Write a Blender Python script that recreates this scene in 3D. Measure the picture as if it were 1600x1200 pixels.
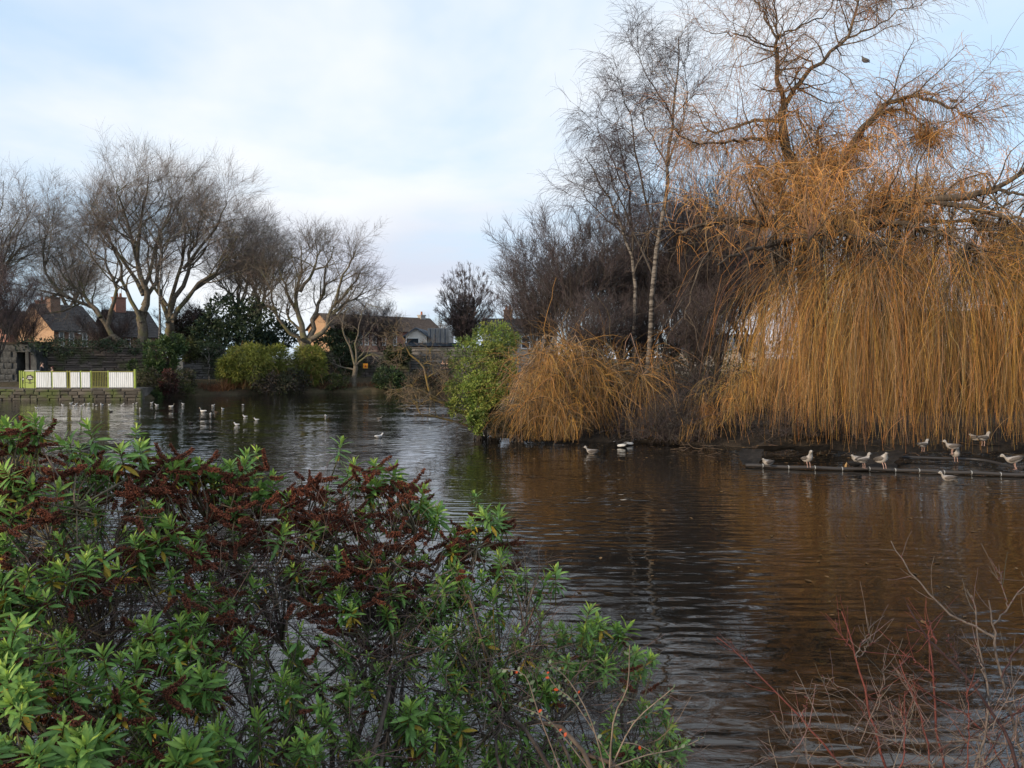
import bpy, math, random
import numpy as np
from mathutils import Vector, Matrix

for o in list(bpy.data.objects):
    bpy.data.objects.remove(o)
scene = bpy.context.scene
COL = scene.collection
RNG = np.random.default_rng(11)
random.seed(11)

# ------------------------------------------------------------------ camera
CAMZ = 2.65
PITCH = math.radians(1.906)
cam_d = bpy.data.cameras.new("camera")
cam_d.sensor_width = 36.0
cam_d.lens = 36.0 * 1202 / 1600
cam_d.clip_start = 0.05
cam_d.clip_end = 4000
cam = bpy.data.objects.new("camera", cam_d)
COL.objects.link(cam)
cam.location = (0, 0, CAMZ)
cam.rotation_euler = (math.pi / 2 - PITCH, 0, 0)
scene.camera = cam

# ------------------------------------------------------------------ sky, sun, exposure
SUN_AZ = Vector((-0.80, -0.60, 0))          # towards the sun: low, behind and left of the photographer
SUN_EL = math.radians(14)
scene.view_settings.view_transform = 'Standard'
scene.view_settings.look = 'None'
scene.view_settings.exposure = 1.12
scene.view_settings.gamma = 1.0
scene.view_settings.use_curve_mapping = False
world = bpy.data.worlds.new("World")
scene.world = world
world.use_nodes = True
wn, wl = world.node_tree.nodes, world.node_tree.links
wn.clear()
w_out = wn.new("ShaderNodeOutputWorld")
w_bg = wn.new("ShaderNodeBackground")
w_bg.inputs[1].default_value = 0.1
wl.new(w_bg.outputs[0], w_out.inputs[0])
sky = wn.new("ShaderNodeTexSky")
sky.sky_type = 'NISHITA'
sky.sun_disc = False
sky.sun_elevation = SUN_EL
sky.sun_rotation = math.atan2(SUN_AZ.x, SUN_AZ.y)
sky.air_density = 1.0
sky.dust_density = 0.6
sky.ozone_density = 2.0


def wmath(op, a, b=None, clamp=False):
    n = wn.new("ShaderNodeMath"); n.operation = op; n.use_clamp = clamp
    for i, v in enumerate((a, b)):
        if v is None: continue
        if isinstance(v, (int, float)): n.inputs[i].default_value = v
        else: wl.new(v, n.inputs[i])
    return n.outputs[0]


def wmix(fac, a, b):
    n = wn.new("ShaderNodeMix"); n.data_type = 'RGBA'
    if isinstance(fac, (int, float)): n.inputs[0].default_value = fac
    else: wl.new(fac, n.inputs[0])
    for i, v in ((6, a), (7, b)):
        if isinstance(v, tuple): n.inputs[i].default_value = v + (1,)
        else: wl.new(v, n.inputs[i])
    return n.outputs[2]


def wramp(v, pts):
    n = wn.new("ShaderNodeValToRGB")
    n.color_ramp.interpolation = 'EASE'
    e = n.color_ramp.elements
    while len(e) < len(pts): e.new(0.5)
    for k, (p, c) in enumerate(pts):
        e[k].position = p; e[k].color = (c, c, c, 1)
    wl.new(v, n.inputs[0])
    return n.outputs[0]


tc = wn.new("ShaderNodeTexCoord")
sep = wn.new("ShaderNodeSeparateXYZ"); wl.new(tc.outputs['Generated'], sep.inputs[0])
zz = wmath('ADD', wmath('MAXIMUM', sep.outputs[2], 0.0), 0.22)
cx = wmath('DIVIDE', sep.outputs[0], zz)
cy = wmath('DIVIDE', sep.outputs[1], zz)
comb = wn.new("ShaderNodeCombineXYZ")
wl.new(cx, comb.inputs[0]); wl.new(cy, comb.inputs[1])


def wnoise(scale, detail, off, rough=0.55, dist=0.0):
    mp = wn.new("ShaderNodeMapping"); mp.inputs['Location'].default_value = off
    wl.new(comb.outputs[0], mp.inputs[0])
    n = wn.new("ShaderNodeTexNoise")
    n.inputs['Scale'].default_value = scale
    n.inputs['Detail'].default_value = detail
    n.inputs['Roughness'].default_value = rough
    n.inputs['Distortion'].default_value = dist
    wl.new(mp.outputs[0], n.inputs['Vector'])
    return n.outputs[0]


cov = wramp(wnoise(0.62, 6, (0.3, 9.2, 4.0), 0.52, 0.3), [(0.37, 0.05), (0.62, 1.0)])      # cloud cover
shade = wramp(wnoise(0.9, 5, (5.4, 8.2, 3.0), 0.5), [(0.38, 0.0), (0.66, 1.0)])          # grey undersides
low = wramp(sep.outputs[2], [(0.05, 1.0), (0.27, 0.0)])                               # clouds seen edge-on near the horizon
greyf = wmath('MULTIPLY', shade, wmath('ADD', wmath('MULTIPLY', low, 0.75), 0.12))
cloud = wmix(greyf, (4.55, 4.7, 4.9), (2.95, 3.2, 3.95))
skyc = wmix(0.72, sky.outputs[0], (2.9, 4.0, 5.2))                                       # thin high veil over the blue
w_final = wmix(cov, skyc, cloud)
wl.new(w_final, w_bg.inputs[0])

sun_d = bpy.data.lights.new("sun", 'SUN')
sun_d.energy = 2.0
sun_d.angle = math.radians(4)
sun_d.color = (1.0, 0.78, 0.54)
sun = bpy.data.objects.new("sun", sun_d)
COL.objects.link(sun)
sv = (SUN_AZ.normalized() * math.cos(SUN_EL) + Vector((0, 0, math.sin(SUN_EL)))).normalized()
sun.rotation_euler = sv.to_track_quat('Z', 'Y').to_euler()
sun.location = (-40, -30, 40)


# ------------------------------------------------------------------ helpers
def at(px, py, Y):
    """point of the place that the photograph shows at pixel (px, py) of 1600x1200, Y metres ahead"""
    dx = (px - 800) / 1202.0
    dv = -(py - 600) / 1202.0
    fy = math.cos(PITCH) + dv * math.sin(PITCH)
    fz = -math.sin(PITCH) + dv * math.cos(PITCH)
    s = Y / fy
    return np.array((dx * s, Y, CAMZ + fz * s))


def onwater(px, py, z=0.0):
    dv = -(py - 600) / 1202.0
    fy = math.cos(PITCH) + dv * math.sin(PITCH)
    fz = -math.sin(PITCH) + dv * math.cos(PITCH)
    s = (z - CAMZ) / fz
    return np.array(((px - 800) / 1202.0 * s, fy * s, z))


def tag(o, label=None, cat=None, group=None, kind=None):
    if label: o['label'] = label
    if cat: o['category'] = cat
    if group: o['group'] = group
    if kind: o['kind'] = kind
    return o


def empty(name, loc=(0, 0, 0), rz=0.0, label=None, cat=None, group=None):
    o = bpy.data.objects.new(name, None)
    o.empty_display_size = 0.2
    COL.objects.link(o)
    o.location = tuple(loc)
    o.rotation_euler = (0, 0, rz)
    return tag(o, label, cat, group)


def link(name, me, parent=None, M=None, mat=None):
    o = bpy.data.objects.new(name, me)
    COL.objects.link(o)
    if parent is not None: o.parent = parent
    if M is not None: o.matrix_local = M
    if mat is not None and len(me.materials) == 0: me.materials.append(mat)
    return o


class Acc:
    """collects vertices, faces and vertex colours, then makes ONE mesh"""
    def __init__(s):
        s.V, s.Q, s.T, s.C, s.n = [], [], [], [], 0

    def add(s, V, Q=None, T=None, C=None):
        V = np.asarray(V, dtype=np.float64).reshape(-1, 3)
        if Q is not None and len(Q): s.Q.append(np.asarray(Q, dtype=np.int64).reshape(-1, 4) + s.n)
        if T is not None and len(T): s.T.append(np.asarray(T, dtype=np.int64).reshape(-1, 3) + s.n)
        c = np.ones((len(V), 3)) if C is None else np.broadcast_to(np.asarray(C, dtype=np.float64), (len(V), 3))
        s.V.append(V); s.C.append(c); s.n += len(V)
        return s

    def box(s, lo, hi, C=None, jit=0.0):
        x0, y0, z0 = lo; x1, y1, z1 = hi
        V = np.array([(x0, y0, z0), (x1, y0, z0), (x1, y1, z0), (x0, y1, z0), (x0, y0, z1), (x1, y0, z1), (x1, y1, z1), (x0, y1, z1)], float)
        if jit: V += RNG.normal(0, jit, V.shape)
        return s.add(V, [(0, 3, 2, 1), (4, 5, 6, 7), (0, 1, 5, 4), (1, 2, 6, 5), (2, 3, 7, 6), (3, 0, 4, 7)], None, C)

    def tubes(s, P, R, S=3, C=None, cap=False):
        P = np.asarray(P, float); R = np.asarray(R, float)
        N, K = P.shape[:2]
        if N == 0: return s
        T = np.gradient(P, axis=1)
        T /= np.linalg.norm(T, axis=2, keepdims=True) + 1e-9
        m = P[:, -1] - P[:, 0]
        m /= np.linalg.norm(m, axis=1, keepdims=True) + 1e-9
        ref = np.cross(m, RNG.normal(size=(N, 3)))
        ref /= np.linalg.norm(ref, axis=1, keepdims=True) + 1e-9
        U = np.cross(T, np.cross(ref[:, None, :], T))
        U /= np.linalg.norm(U, axis=2, keepdims=True) + 1e-9
        W = np.cross(T, U)
        a = np.arange(S) * (2 * math.pi / S)
        V = P[:, :, None, :] + R[:, :, None, None] * (np.cos(a)[None, None, :, None] * U[:, :, None, :] + np.sin(a)[None, None, :, None] * W[:, :, None, :])
        base = (np.arange(N) * K * S)[:, None, None] + (np.arange(K - 1) * S)[None, :, None] + np.arange(S)[None, None, :]
        nxt = (np.arange(N) * K * S)[:, None, None] + (np.arange(K - 1) * S)[None, :, None] + ((np.arange(S) + 1) % S)[None, None, :]
        Q = np.stack([base, nxt, nxt + S, base + S], axis=-1).reshape(-1, 4)
        c = None
        if C is not None:
            C = np.asarray(C, float)
            if C.ndim == 1: c = C
            elif C.ndim == 2: c = np.repeat(C, K * S, axis=0)
            else: c = np.repeat(C.reshape(-1, 3), S, axis=0)
        T_ = None
        if cap:
            e = (np.arange(N) * K * S)[:, None] + (K - 1) * S
            T_ = np.concatenate([np.concatenate([e, e + i, e + i + 1], axis=1) for i in range(1, S - 1)])
        return s.add(V.reshape(-1, 3), Q, T_, c)

    def mesh(s, name, mat=None, smooth=False):
        me = bpy.data.meshes.new(name)
        V = np.concatenate(s.V) if s.V else np.zeros((0, 3))
        Q = np.concatenate(s.Q) if s.Q else np.zeros((0, 4), int)
        T = np.concatenate(s.T) if s.T else np.zeros((0, 3), int)
        C = np.concatenate(s.C) if s.C else np.zeros((0, 3))
        me.vertices.add(len(V)); me.vertices.foreach_set('co', V.astype(np.float32).ravel())
        nl = len(Q) * 4 + len(T) * 3
        me.loops.add(nl)
        me.loops.foreach_set('vertex_index', np.concatenate([Q.ravel(), T.ravel()]).astype(np.int32))
        me.polygons.add(len(Q) + len(T))
        st = np.concatenate([np.arange(len(Q)) * 4, len(Q) * 4 + np.arange(len(T)) * 3]).astype(np.int32)
        me.polygons.foreach_set('loop_start', st)
        me.polygons.foreach_set('use_smooth', np.full(len(Q) + len(T), smooth, dtype=bool))
        me.update(calc_edges=True)
        at_ = me.attributes.new('Col', 'FLOAT_COLOR', 'POINT')
        at_.data.foreach_set('color', np.concatenate([C, np.ones((len(C), 1))], axis=1).astype(np.float32).ravel())
        if mat is not None: me.materials.append(mat)
        return me

    def build(s, name, mat, parent=None, smooth=False, kind=None, M=None):
        o = link(name, s.mesh(name, mat, smooth), parent, M)
        if kind: o['kind'] = kind
        return o


def cr(pts, K):
    """smooth polyline through control points, resampled to K points"""
    p = np.asarray(pts, float)
    if len(p) == 2: return p[0] + (p[1] - p[0]) * np.linspace(0, 1, K)[:, None]
    q = np.vstack([2 * p[0] - p[1], p, 2 * p[-1] - p[-2]])
    out = []
    n = len(p) - 1
    for t in np.linspace(0, n, K):
        i = min(int(t), n - 1); f = t - i
        a, b, c, d = q[i], q[i + 1], q[i + 2], q[i + 3]
        out.append(0.5 * ((2 * b) + (-a + c) * f + (2 * a - 5 * b + 4 * c - d) * f * f + (-a + 3 * b - 3 * c + d) * f ** 3))
    return np.array(out)


def nrm(v): return v / (np.linalg.norm(v, axis=-1, keepdims=True) + 1e-9)


def grow(P0, D0, L, r0, K, wob, trop, tip=0.25, rng=RNG):
    N = len(P0)
    P = np.zeros((N, K, 3)); P[:, 0] = P0
    d = nrm(np.asarray(D0, float)); L = np.broadcast_to(np.asarray(L, float), (N,))
    trop = np.asarray(trop, float)
    for k in range(1, K):
        d = nrm(d + rng.normal(0, wob, (N, 3)) + trop)
        P[:, k] = P[:, k - 1] + d * (L / (K - 1))[:, None]
    R = np.broadcast_to(np.asarray(r0, float), (N,))[:, None] * np.linspace(1, tip, K)[None]
    return P, R


def kids(P, R, n, t0, t1, a0, a1, rng=RNG, up=0.0):
    """start points, directions, local radii, position t and parent index of n children per parent"""
    N, K = P.shape[:2]
    idx = np.repeat(np.arange(N), n)
    t = rng.uniform(t0, t1, len(idx))
    f = t * (K - 1); i = np.minimum(f.astype(int), K - 2); f = f - i
    A, B = P[idx, i], P[idx, i + 1]
    S = A + (B - A) * f[:, None]
    T = nrm(B - A)
    r = R[idx, i] * (1 - f) + R[idx, i + 1] * f
    pv = rng.normal(size=(len(idx), 3)); pv[:, 2] += up
    pv = nrm(pv - T * np.sum(pv * T, axis=1, keepdims=True))
    a = np.radians(rng.uniform(a0, a1, len(idx)))[:, None]
    return S, T * np.cos(a) + pv * np.sin(a), r, t, idx


def plen(P): return np.linalg.norm(np.diff(P, axis=1), axis=2).sum(axis=1)


def vcol(n, base, var=0.15, hue=0.06, rng=RNG):
    b = np.asarray(base, float)[None] * (1 + rng.normal(0, var, (n, 1))) * (1 + rng.normal(0, hue, (n, 3)))
    return np.clip(b, 0.003, 0.95)


# ------------------------------------------------------------------ materials
def new_mat(name):
    m = bpy.data.materials.new(name); m.use_nodes = True
    nt = m.node_tree; nt.nodes.clear()
    out = nt.nodes.new('ShaderNodeOutputMaterial')
    b = nt.nodes.new('ShaderNodeBsdfPrincipled')
    nt.links.new(b.outputs[0], out.inputs[0])
    return m, nt, b, out


def noise_node(nt, scale, detail=4, coord='Object', sc=None, rough=0.6):
    t = nt.nodes.new('ShaderNodeTexCoord'); src = t.outputs[coord]
    if sc:
        mp = nt.nodes.new('ShaderNodeMapping'); mp.inputs['Scale'].default_value = sc
        nt.links.new(src, mp.inputs[0]); src = mp.outputs[0]
    n = nt.nodes.new('ShaderNodeTexNoise')
    n.inputs['Scale'].default_value = scale; n.inputs['Detail'].default_value = detail; n.inputs['Roughness'].default_value = rough
    nt.links.new(src, n.inputs['Vector'])
    return n.outputs[0]


def mixc(nt, fac, a, b, mode='MIX'):
    n = nt.nodes.new('ShaderNodeMix'); n.data_type = 'RGBA'; n.blend_type = mode
    for i, v in ((0, fac), (6, a), (7, b)):
        if isinstance(v, (int, float)): n.inputs[i].default_value = v
        elif isinstance(v, tuple): n.inputs[i].default_value = v + (1,)
        else: nt.links.new(v, n.inputs[i])
    return n.outputs[2]


def ramp(nt, v, pts):
    n = nt.nodes.new('ShaderNodeValToRGB'); e = n.color_ramp.elements
    while len(e) < len(pts): e.new(0.5)
    for k, (p, c) in enumerate(pts):
        e[k].position = p
        e[k].color = (c, c, c, 1) if isinstance(c, (int, float)) else c + (1,)
    nt.links.new(v, n.inputs[0])
    return n.outputs[0]


def bump(nt, b, h, strength=0.5, dist=0.02):
    n = nt.nodes.new('ShaderNodeBump'); n.inputs['Strength'].default_value = strength; n.inputs['Distance'].default_value = dist
    nt.links.new(h, n.inputs['Height']); nt.links.new(n.outputs[0], b.inputs['Normal'])


def two_tone(name, a, b_, scale=4, rough=0.85, bmp=0.4, bdist=0.02, sc=None, c3=None, scale3=1.2, spec=0.3, lo=0.38, hi=0.62):
    m, nt, b, out = new_mat(name)
    n = noise_node(nt, scale, 5, sc=sc)
    c = mixc(nt, ramp(nt, n, [(lo, 0.0), (hi, 1.0)]), a, b_)
    if c3:
        n3 = noise_node(nt, scale3, 4)
        c = mixc(nt, ramp(nt, n3, [(0.5, 0.0), (0.62, 1.0)]), c, c3)
    nt.links.new(c, b.inputs['Base Color'])
    b.inputs['Roughness'].default_value = rough
    b.inputs['Specular IOR Level'].default_value = spec
    if bmp: bump(nt, b, noise_node(nt, scale * 3, 5, sc=sc), bmp, bdist)
    return m


def attr_mat(name, rough=0.7, spec=0.3, transl=0.0, var=0.25, vscale=8, coat=0.0):
    """albedo from the vertex colours (each strand, leaf or feather has its own), with a little grain"""
    m, nt, b, out = new_mat(name)
    a = nt.nodes.new('ShaderNodeAttribute'); a.attribute_name = 'Col'
    n = noise_node(nt, vscale, 3)
    f = ramp(nt, n, [(0.3, 1 - var), (0.7, 1 + 0.0)])
    c = mixc(nt, 1.0, a.outputs['Color'], f, 'MULTIPLY')
    nt.links.new(c, b.inputs['Base Color'])
    b.inputs['Roughness'].default_value = rough
    b.inputs['Specular IOR Level'].default_value = spec
    if transl:
        tr = nt.nodes.new('ShaderNodeBsdfTranslucent'); nt.links.new(c, tr.inputs[0])
        mx = nt.nodes.new('ShaderNodeMixShader'); mx.inputs[0].default_value = transl
        nt.links.new(b.outputs[0], mx.inputs[1]); nt.links.new(tr.outputs[0], mx.inputs[2])
        nt.links.new(mx.outputs[0], out.inputs[0])
    return m


def flat(name, col, rough=0.6, spec=0.4, metal=0.0, var=0.12, scale=6):
    m, nt, b, out = new_mat(name)
    d = tuple(x * (1 - var) for x in col); l = tuple(min(1, x * (1 + var)) for x in col)
    nt.links.new(mixc(nt, noise_node(nt, scale, 5), d, l), b.inputs['Base Color'])
    b.inputs['Roughness'].default_value = rough; b.inputs['Specular IOR Level'].default_value = spec; b.inputs['Metallic'].default_value = metal
    return m


def brick_mat(name, c1, c2, mortar, scale=1.0):
    m, nt, b, out = new_mat(name)
    t = nt.nodes.new('ShaderNodeTexCoord'); s = nt.nodes.new('ShaderNodeSeparateXYZ'); nt.links.new(t.outputs['Object'], s.inputs[0])
    ad = nt.nodes.new('ShaderNodeMath'); nt.links.new(s.outputs[0], ad.inputs[0]); nt.links.new(s.outputs[1], ad.inputs[1])
    cb = nt.nodes.new('ShaderNodeCombineXYZ'); nt.links.new(ad.outputs[0], cb.inputs[0]); nt.links.new(s.outputs[2], cb.inputs[1])
    br = nt.nodes.new('ShaderNodeTexBrick'); nt.links.new(cb.outputs[0], br.inputs['Vector'])
    br.inputs['Scale'].default_value = scale
    br.inputs['Brick Width'].default_value = 0.24; br.inputs['Row Height'].default_value = 0.09; br.inputs['Mortar Size'].default_value = 0.01
    br.inputs['Color1'].default_value = c1 + (1,); br.inputs['Color2'].default_value = c2 + (1,); br.inputs['Mortar'].default_value = mortar + (1,)
    n = noise_node(nt, 0.8, 5)
    nt.links.new(mixc(nt, 0.5, br.outputs[0], mixc(nt, n, (0.6, 0.6, 0.6), (1.25, 1.2, 1.15)), 'MULTIPLY'), b.inputs['Base Color'])
    b.inputs['Roughness'].default_value = 0.9
    return m


M_bark_grey = two_tone('bark_grey', (0.085, 0.07, 0.055), (0.16, 0.14, 0.11), 6, bmp=0.8, bdist=0.03, c3=(0.13, 0.125, 0.06), scale3=1.0)
M_bark_dark = two_tone('bark_dark', (0.035, 0.03, 0.028), (0.08, 0.068, 0.058), 7, bmp=0.8, bdist=0.03)
M_bark_willow = two_tone('bark_willow', (0.05, 0.04, 0.032), (0.12, 0.092, 0.066), 7, bmp=0.9, bdist=0.04, sc=(1, 1, 0.35))
M_birch = two_tone('birch_bark', (0.17, 0.155, 0.14), (0.04, 0.035, 0.032), 4, bmp=0.2, sc=(0.5, 0.5, 2.2), lo=0.46, hi=0.56)
M_twig = attr_mat('twigs', rough=0.75, var=0.2)
M_twig_near = attr_mat('near_twigs', rough=0.75, var=0.5, vscale=70)
M_leaf = attr_mat('leaves', rough=0.55, spec=0.35, transl=0.25, var=0.15, vscale=3)
M_soil = two_tone('dark_soil', (0.011, 0.009, 0.0075), (0.038, 0.029, 0.021), 2.5, bmp=0.9, bdist=0.06)
M_stone = two_tone('rubble_stone', (0.085, 0.075, 0.066), (0.21, 0.185, 0.16), 3.0, bmp=0.6, bdist=0.03, c3=(0.10, 0.105, 0.055), scale3=1.3)
M_mortar = two_tone('wall_core', (0.06, 0.055, 0.048), (0.11, 0.10, 0.085), 5, bmp=0.5)
# ------------------------------------------------------------------ water and land
def water_mat():
    m, nt, b, out = new_mat('pond_water')
    b.inputs['Base Color'].default_value = (0.006, 0.006, 0.005, 1)
    b.inputs['Roughness'].default_value = 0.025
    b.inputs['IOR'].default_value = 1.68
    n1 = noise_node(nt, 1.0, 0.6, sc=(2.3, 6.2, 1), rough=0.35)
    n2 = noise_node(nt, 1.0, 1, sc=(5.5, 13.0, 1), rough=0.5)
    n3 = noise_node(nt, 1.0, 3, sc=(0.22, 0.55, 1), rough=0.55)
    def mth(op, a, c):
        n = nt.nodes.new('ShaderNodeMath'); n.operation = op
        for i, v in enumerate((a, c)):
            if isinstance(v, (int, float)): n.inputs[i].default_value = v
            else: nt.links.new(v, n.inputs[i])
        return n.outputs[0]
    amp = ramp(nt, n3, [(0.36, 0.22), (0.52, 0.6), (0.66, 1.2)])       # calmer and rougher patches
    h = mth('ADD', mth('MULTIPLY', n1, 0.8), mth('MULTIPLY', n2, 0.09))
    bp = nt.nodes.new('ShaderNodeBump'); bp.inputs['Distance'].default_value = 0.050
    nt.links.new(mth('MULTIPLY', amp, 0.6), bp.inputs['Strength'])
    nt.links.new(h, bp.inputs['Height']); nt.links.new(bp.outputs[0], b.inputs['Normal'])
    return m


def sheet(name, outline, z, mat, skirt=1.2, kind='structure', bumpy=0.0, step=None):
    """a piece of land: an outline with a skirt going down below the water"""
    import bmesh
    bm = bmesh.new()
    top = [bm.verts.new((x, y, z)) for x, y in outline]
    bot = [bm.verts.new((x, y, z - skirt)) for x, y in outline]
    bm.faces.new(top)
    n = len(top)
    for i in range(n): bm.faces.new((top[i], bot[i], bot[(i + 1) % n], top[(i + 1) % n]))
    bmesh.ops.triangulate(bm, faces=[f for f in bm.faces if len(f.verts) > 4])
    bmesh.ops.recalc_face_normals(bm, faces=bm.faces)
    me = bpy.data.meshes.new(name); bm.to_mesh(me); bm.free()
    me.materials.append(mat)
    o = link(name, me); o['kind'] = kind
    return o


def heightfield(name, xs, ys, fn, mat, kind='structure'):
    X, Y = np.meshgrid(xs, ys); Z = fn(X, Y)
    nx, ny = len(xs), len(ys)
    V = np.stack([X, Y, Z], -1).reshape(-1, 3)
    i = (np.arange(ny - 1) * nx)[:, None] + np.arange(nx - 1)[None]
    Q = np.stack([i, i + 1, i + nx + 1, i + nx], -1).reshape(-1, 4)
    a = Acc(); a.add(V, Q)
    return a.build(name, mat, None, True, kind)


def pnoise(X, Y, s=1.0, seed=0):
    r = np.random.default_rng(seed); z = 0
    for k in range(6):
        a = r.uniform(0, 6.28); f = s * 1.6 ** k; ph = r.uniform(0, 6.28)
        z = z + np.sin((X * math.cos(a) + Y * math.sin(a)) * f + ph) / 1.5 ** k
    return z / 2.5


water = Acc().add([(-150, -20, 0), (150, -20, 0), (150, 160, 0), (-150, 160, 0)], [(0, 1, 2, 3)]).build('water', water_mat(), None, False, 'structure')

M_grass = two_tone('winter_grass', (0.038, 0.034, 0.016), (0.075, 0.058, 0.032), 1.4, bmp=0.8, bdist=0.08, c3=(0.05, 0.034, 0.022), scale3=0.35)

# shore of the far bank, from the left round to the right
SHORE = np.array([(-120, 44), (-60, 47.5), (-33, 48.9), (-23.8, 49.4), (-23.2, 53.0), (-22.6, 55.5), (-20.5, 55.0), (-15, 59.5), (-8, 61.0), (0, 62), (20, 62), (45, 58), (70, 40), (95, 10)])


def shore_y(x): return np.interp(x, SHORE[:, 0], SHORE[:, 1])


def far_fn(X, Y):
    d = Y - shore_y(X)
    z = np.where(d < 0, -0.6, np.minimum(0.15 + 0.28 * d, 1.05))
    z = z + np.where(d > 0, pnoise(X, Y, 0.9, 3) * 0.06, 0) + np.clip((Y - 70) / 60, 0, 1) * 0.5
    return z


ys_far = np.concatenate([np.arange(40, 70, 0.5), np.arange(70, 130, 4.0), np.array([140, 180, 260, 400, 700, 1500])])
xs_far = np.concatenate([np.array([-1500, -700, -300, -160]), np.arange(-100, 96, 1.0), np.array([160, 300, 700, 1500])])
heightfield('ground', xs_far, ys_far, far_fn, M_grass)

# the bank the photographer stands on, hidden by the shrubs
def near_fn(X, Y):
    e = 2.62 + 0.15 * np.sin(X * 1.3)
    d = Y - e
    return np.where(d < 0, 0.92 + pnoise(X, Y, 2.0, 5) * 0.04, np.maximum(0.92 - d * 2.6, -0.7))


heightfield('near_bank', np.arange(-30, 30.1, 0.5), np.concatenate([np.arange(-15, 2, 1.0), np.arange(2, 4.3, 0.12)]), near_fn, M_soil)

# the island the willows stand on
ISL = np.array([onwater(735, 678)[:2] + (0, 1.2), onwater(775, 684)[:2] + (0, .5), onwater(850, 690)[:2] + (0, .3), onwater(940, 691)[:2] + (0, .2), onwater(1030, 691)[:2] + (0, .3), onwater(1110, 697)[:2], onwater(1180, 700)[:2], onwater(1300, 700)[:2], onwater(1420, 700)[:2],
                onwater(1540, 702)[:2], onwater(1700, 704)[:2], (22, 21), (27, 25), (29, 32), (26, 39), (18, 43), (8, 43), (1, 38), (-2.4, 32)])


def poly_dist(X, Y, poly):
    """signed distance to a polygon, positive inside"""
    d = np.full(X.shape, 1e9); inside = np.zeros(X.shape, bool)
    n = len(poly)
    for i in range(n):
        x1, y1 = poly[i]; x2, y2 = poly[(i + 1) % n]
        ex, ey = x2 - x1, y2 - y1
        t = np.clip(((X - x1) * ex + (Y - y1) * ey) / (ex * ex + ey * ey), 0, 1)
        d = np.minimum(d, np.hypot(X - x1 - t * ex, Y - y1 - t * ey))
        c = ((y1 > Y) != (y2 > Y)) & (X < (x2 - x1) * (Y - y1) / (y2 - y1 + 1e-12) + x1)
        inside ^= c
    return np.where(inside, d, -d)


def isl_fn(X, Y):
    d = poly_dist(X, Y, ISL) + pnoise(X, Y, 1.7, 8) * 0.18
    return np.where(d > 0, np.minimum(0.05 + d * 0.22, 0.55), np.maximum(d * 0.9, -0.6)) + np.where(d > 0, pnoise(X, Y, 3.1, 9) * 0.05, 0)


heightfield('island', np.arange(-4, 31, 0.3), np.arange(18.5, 45, 0.3), isl_fn, M_soil)

# ------------------------------------------------------------------ stone walls, built stone by stone
def stone_meshes(n=6):
    out = []
    for k in range(n):
        a = Acc()
        V = []
        for (sx, sz, y) in [(-.5, -.5, .5), (.5, -.5, .5), (.5, .5, .5), (-.5, .5, .5)]:
            V.append((sx, y, sz))
        for (sx, sz, y) in [(-.5, -.5, -.3), (.5, -.5, -.3), (.5, .5, -.3), (-.5, .5, -.3)]:
            V.append((sx + RNG.normal(0, .03), y, sz + RNG.normal(0, .05)))
        for (sx, sz, y) in [(-.42, -.36, -.5), (.42, -.36, -.5), (.42, .36, -.5), (-.42, .36, -.5)]:
            V.append((sx + RNG.normal(0, .04), y + RNG.normal(0, .05), sz + RNG.normal(0, .06)))
        Q = []
        for b in (0, 4):
            for i in range(4):
                j = (i + 1) % 4
                Q.append((b + i, b + j, b + 4 + j, b + 4 + i))
        Q.append((8, 9, 10, 11))
        a.add(V, Q, None, np.array((1, 1, 1)) * RNG.uniform(.7, 1.2))
        out.append(a.mesh('stone'))
    return out


def stone_mat(name, base, moss):
    m, nt, b, out = new_mat(name)
    oi = nt.nodes.new('ShaderNodeObjectInfo')
    n = noise_node(nt, 1.6, 5)
    c = mixc(nt, oi.outputs['Random'], tuple(x * 0.55 for x in base), tuple(min(1, x * 1.5) for x in base))
    c = mixc(nt, n, mixc(nt, 1.0, c, (0.6, 0.58, 0.56), 'MULTIPLY'), c)
    t = nt.nodes.new('ShaderNodeTexCoord')
    mp = nt.nodes.new('ShaderNodeNewGeometry')
    nz = nt.nodes.new('ShaderNodeTexNoise'); nz.inputs['Scale'].default_value = 0.9; nz.inputs['Detail'].default_value = 5
    nt.links.new(mp.outputs['Position'], nz.inputs['Vector'])
    c = mixc(nt, ramp(nt, nz.outputs[0], [(0.48, 0.0), (0.62, 1.0)]), c, moss)
    nt.links.new(c, b.inputs['Base Color']); b.inputs['Roughness'].default_value = 0.92
    bump(nt, b, noise_node(nt, 6, 5), 0.6, 0.03)
    return m


M_stones = stone_mat('wall_stones', (0.125, 0.105, 0.095), (0.07, 0.075, 0.035))
M_stones_pale = stone_mat('wall_stones_pale', (0.15, 0.145, 0.14), (0.075, 0.08, 0.05))
M_stones_moss = stone_mat('quay_stones', (0.10, 0.09, 0.075), (0.075, 0.095, 0.03))
STONES = {m.name: None for m in ()}


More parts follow.
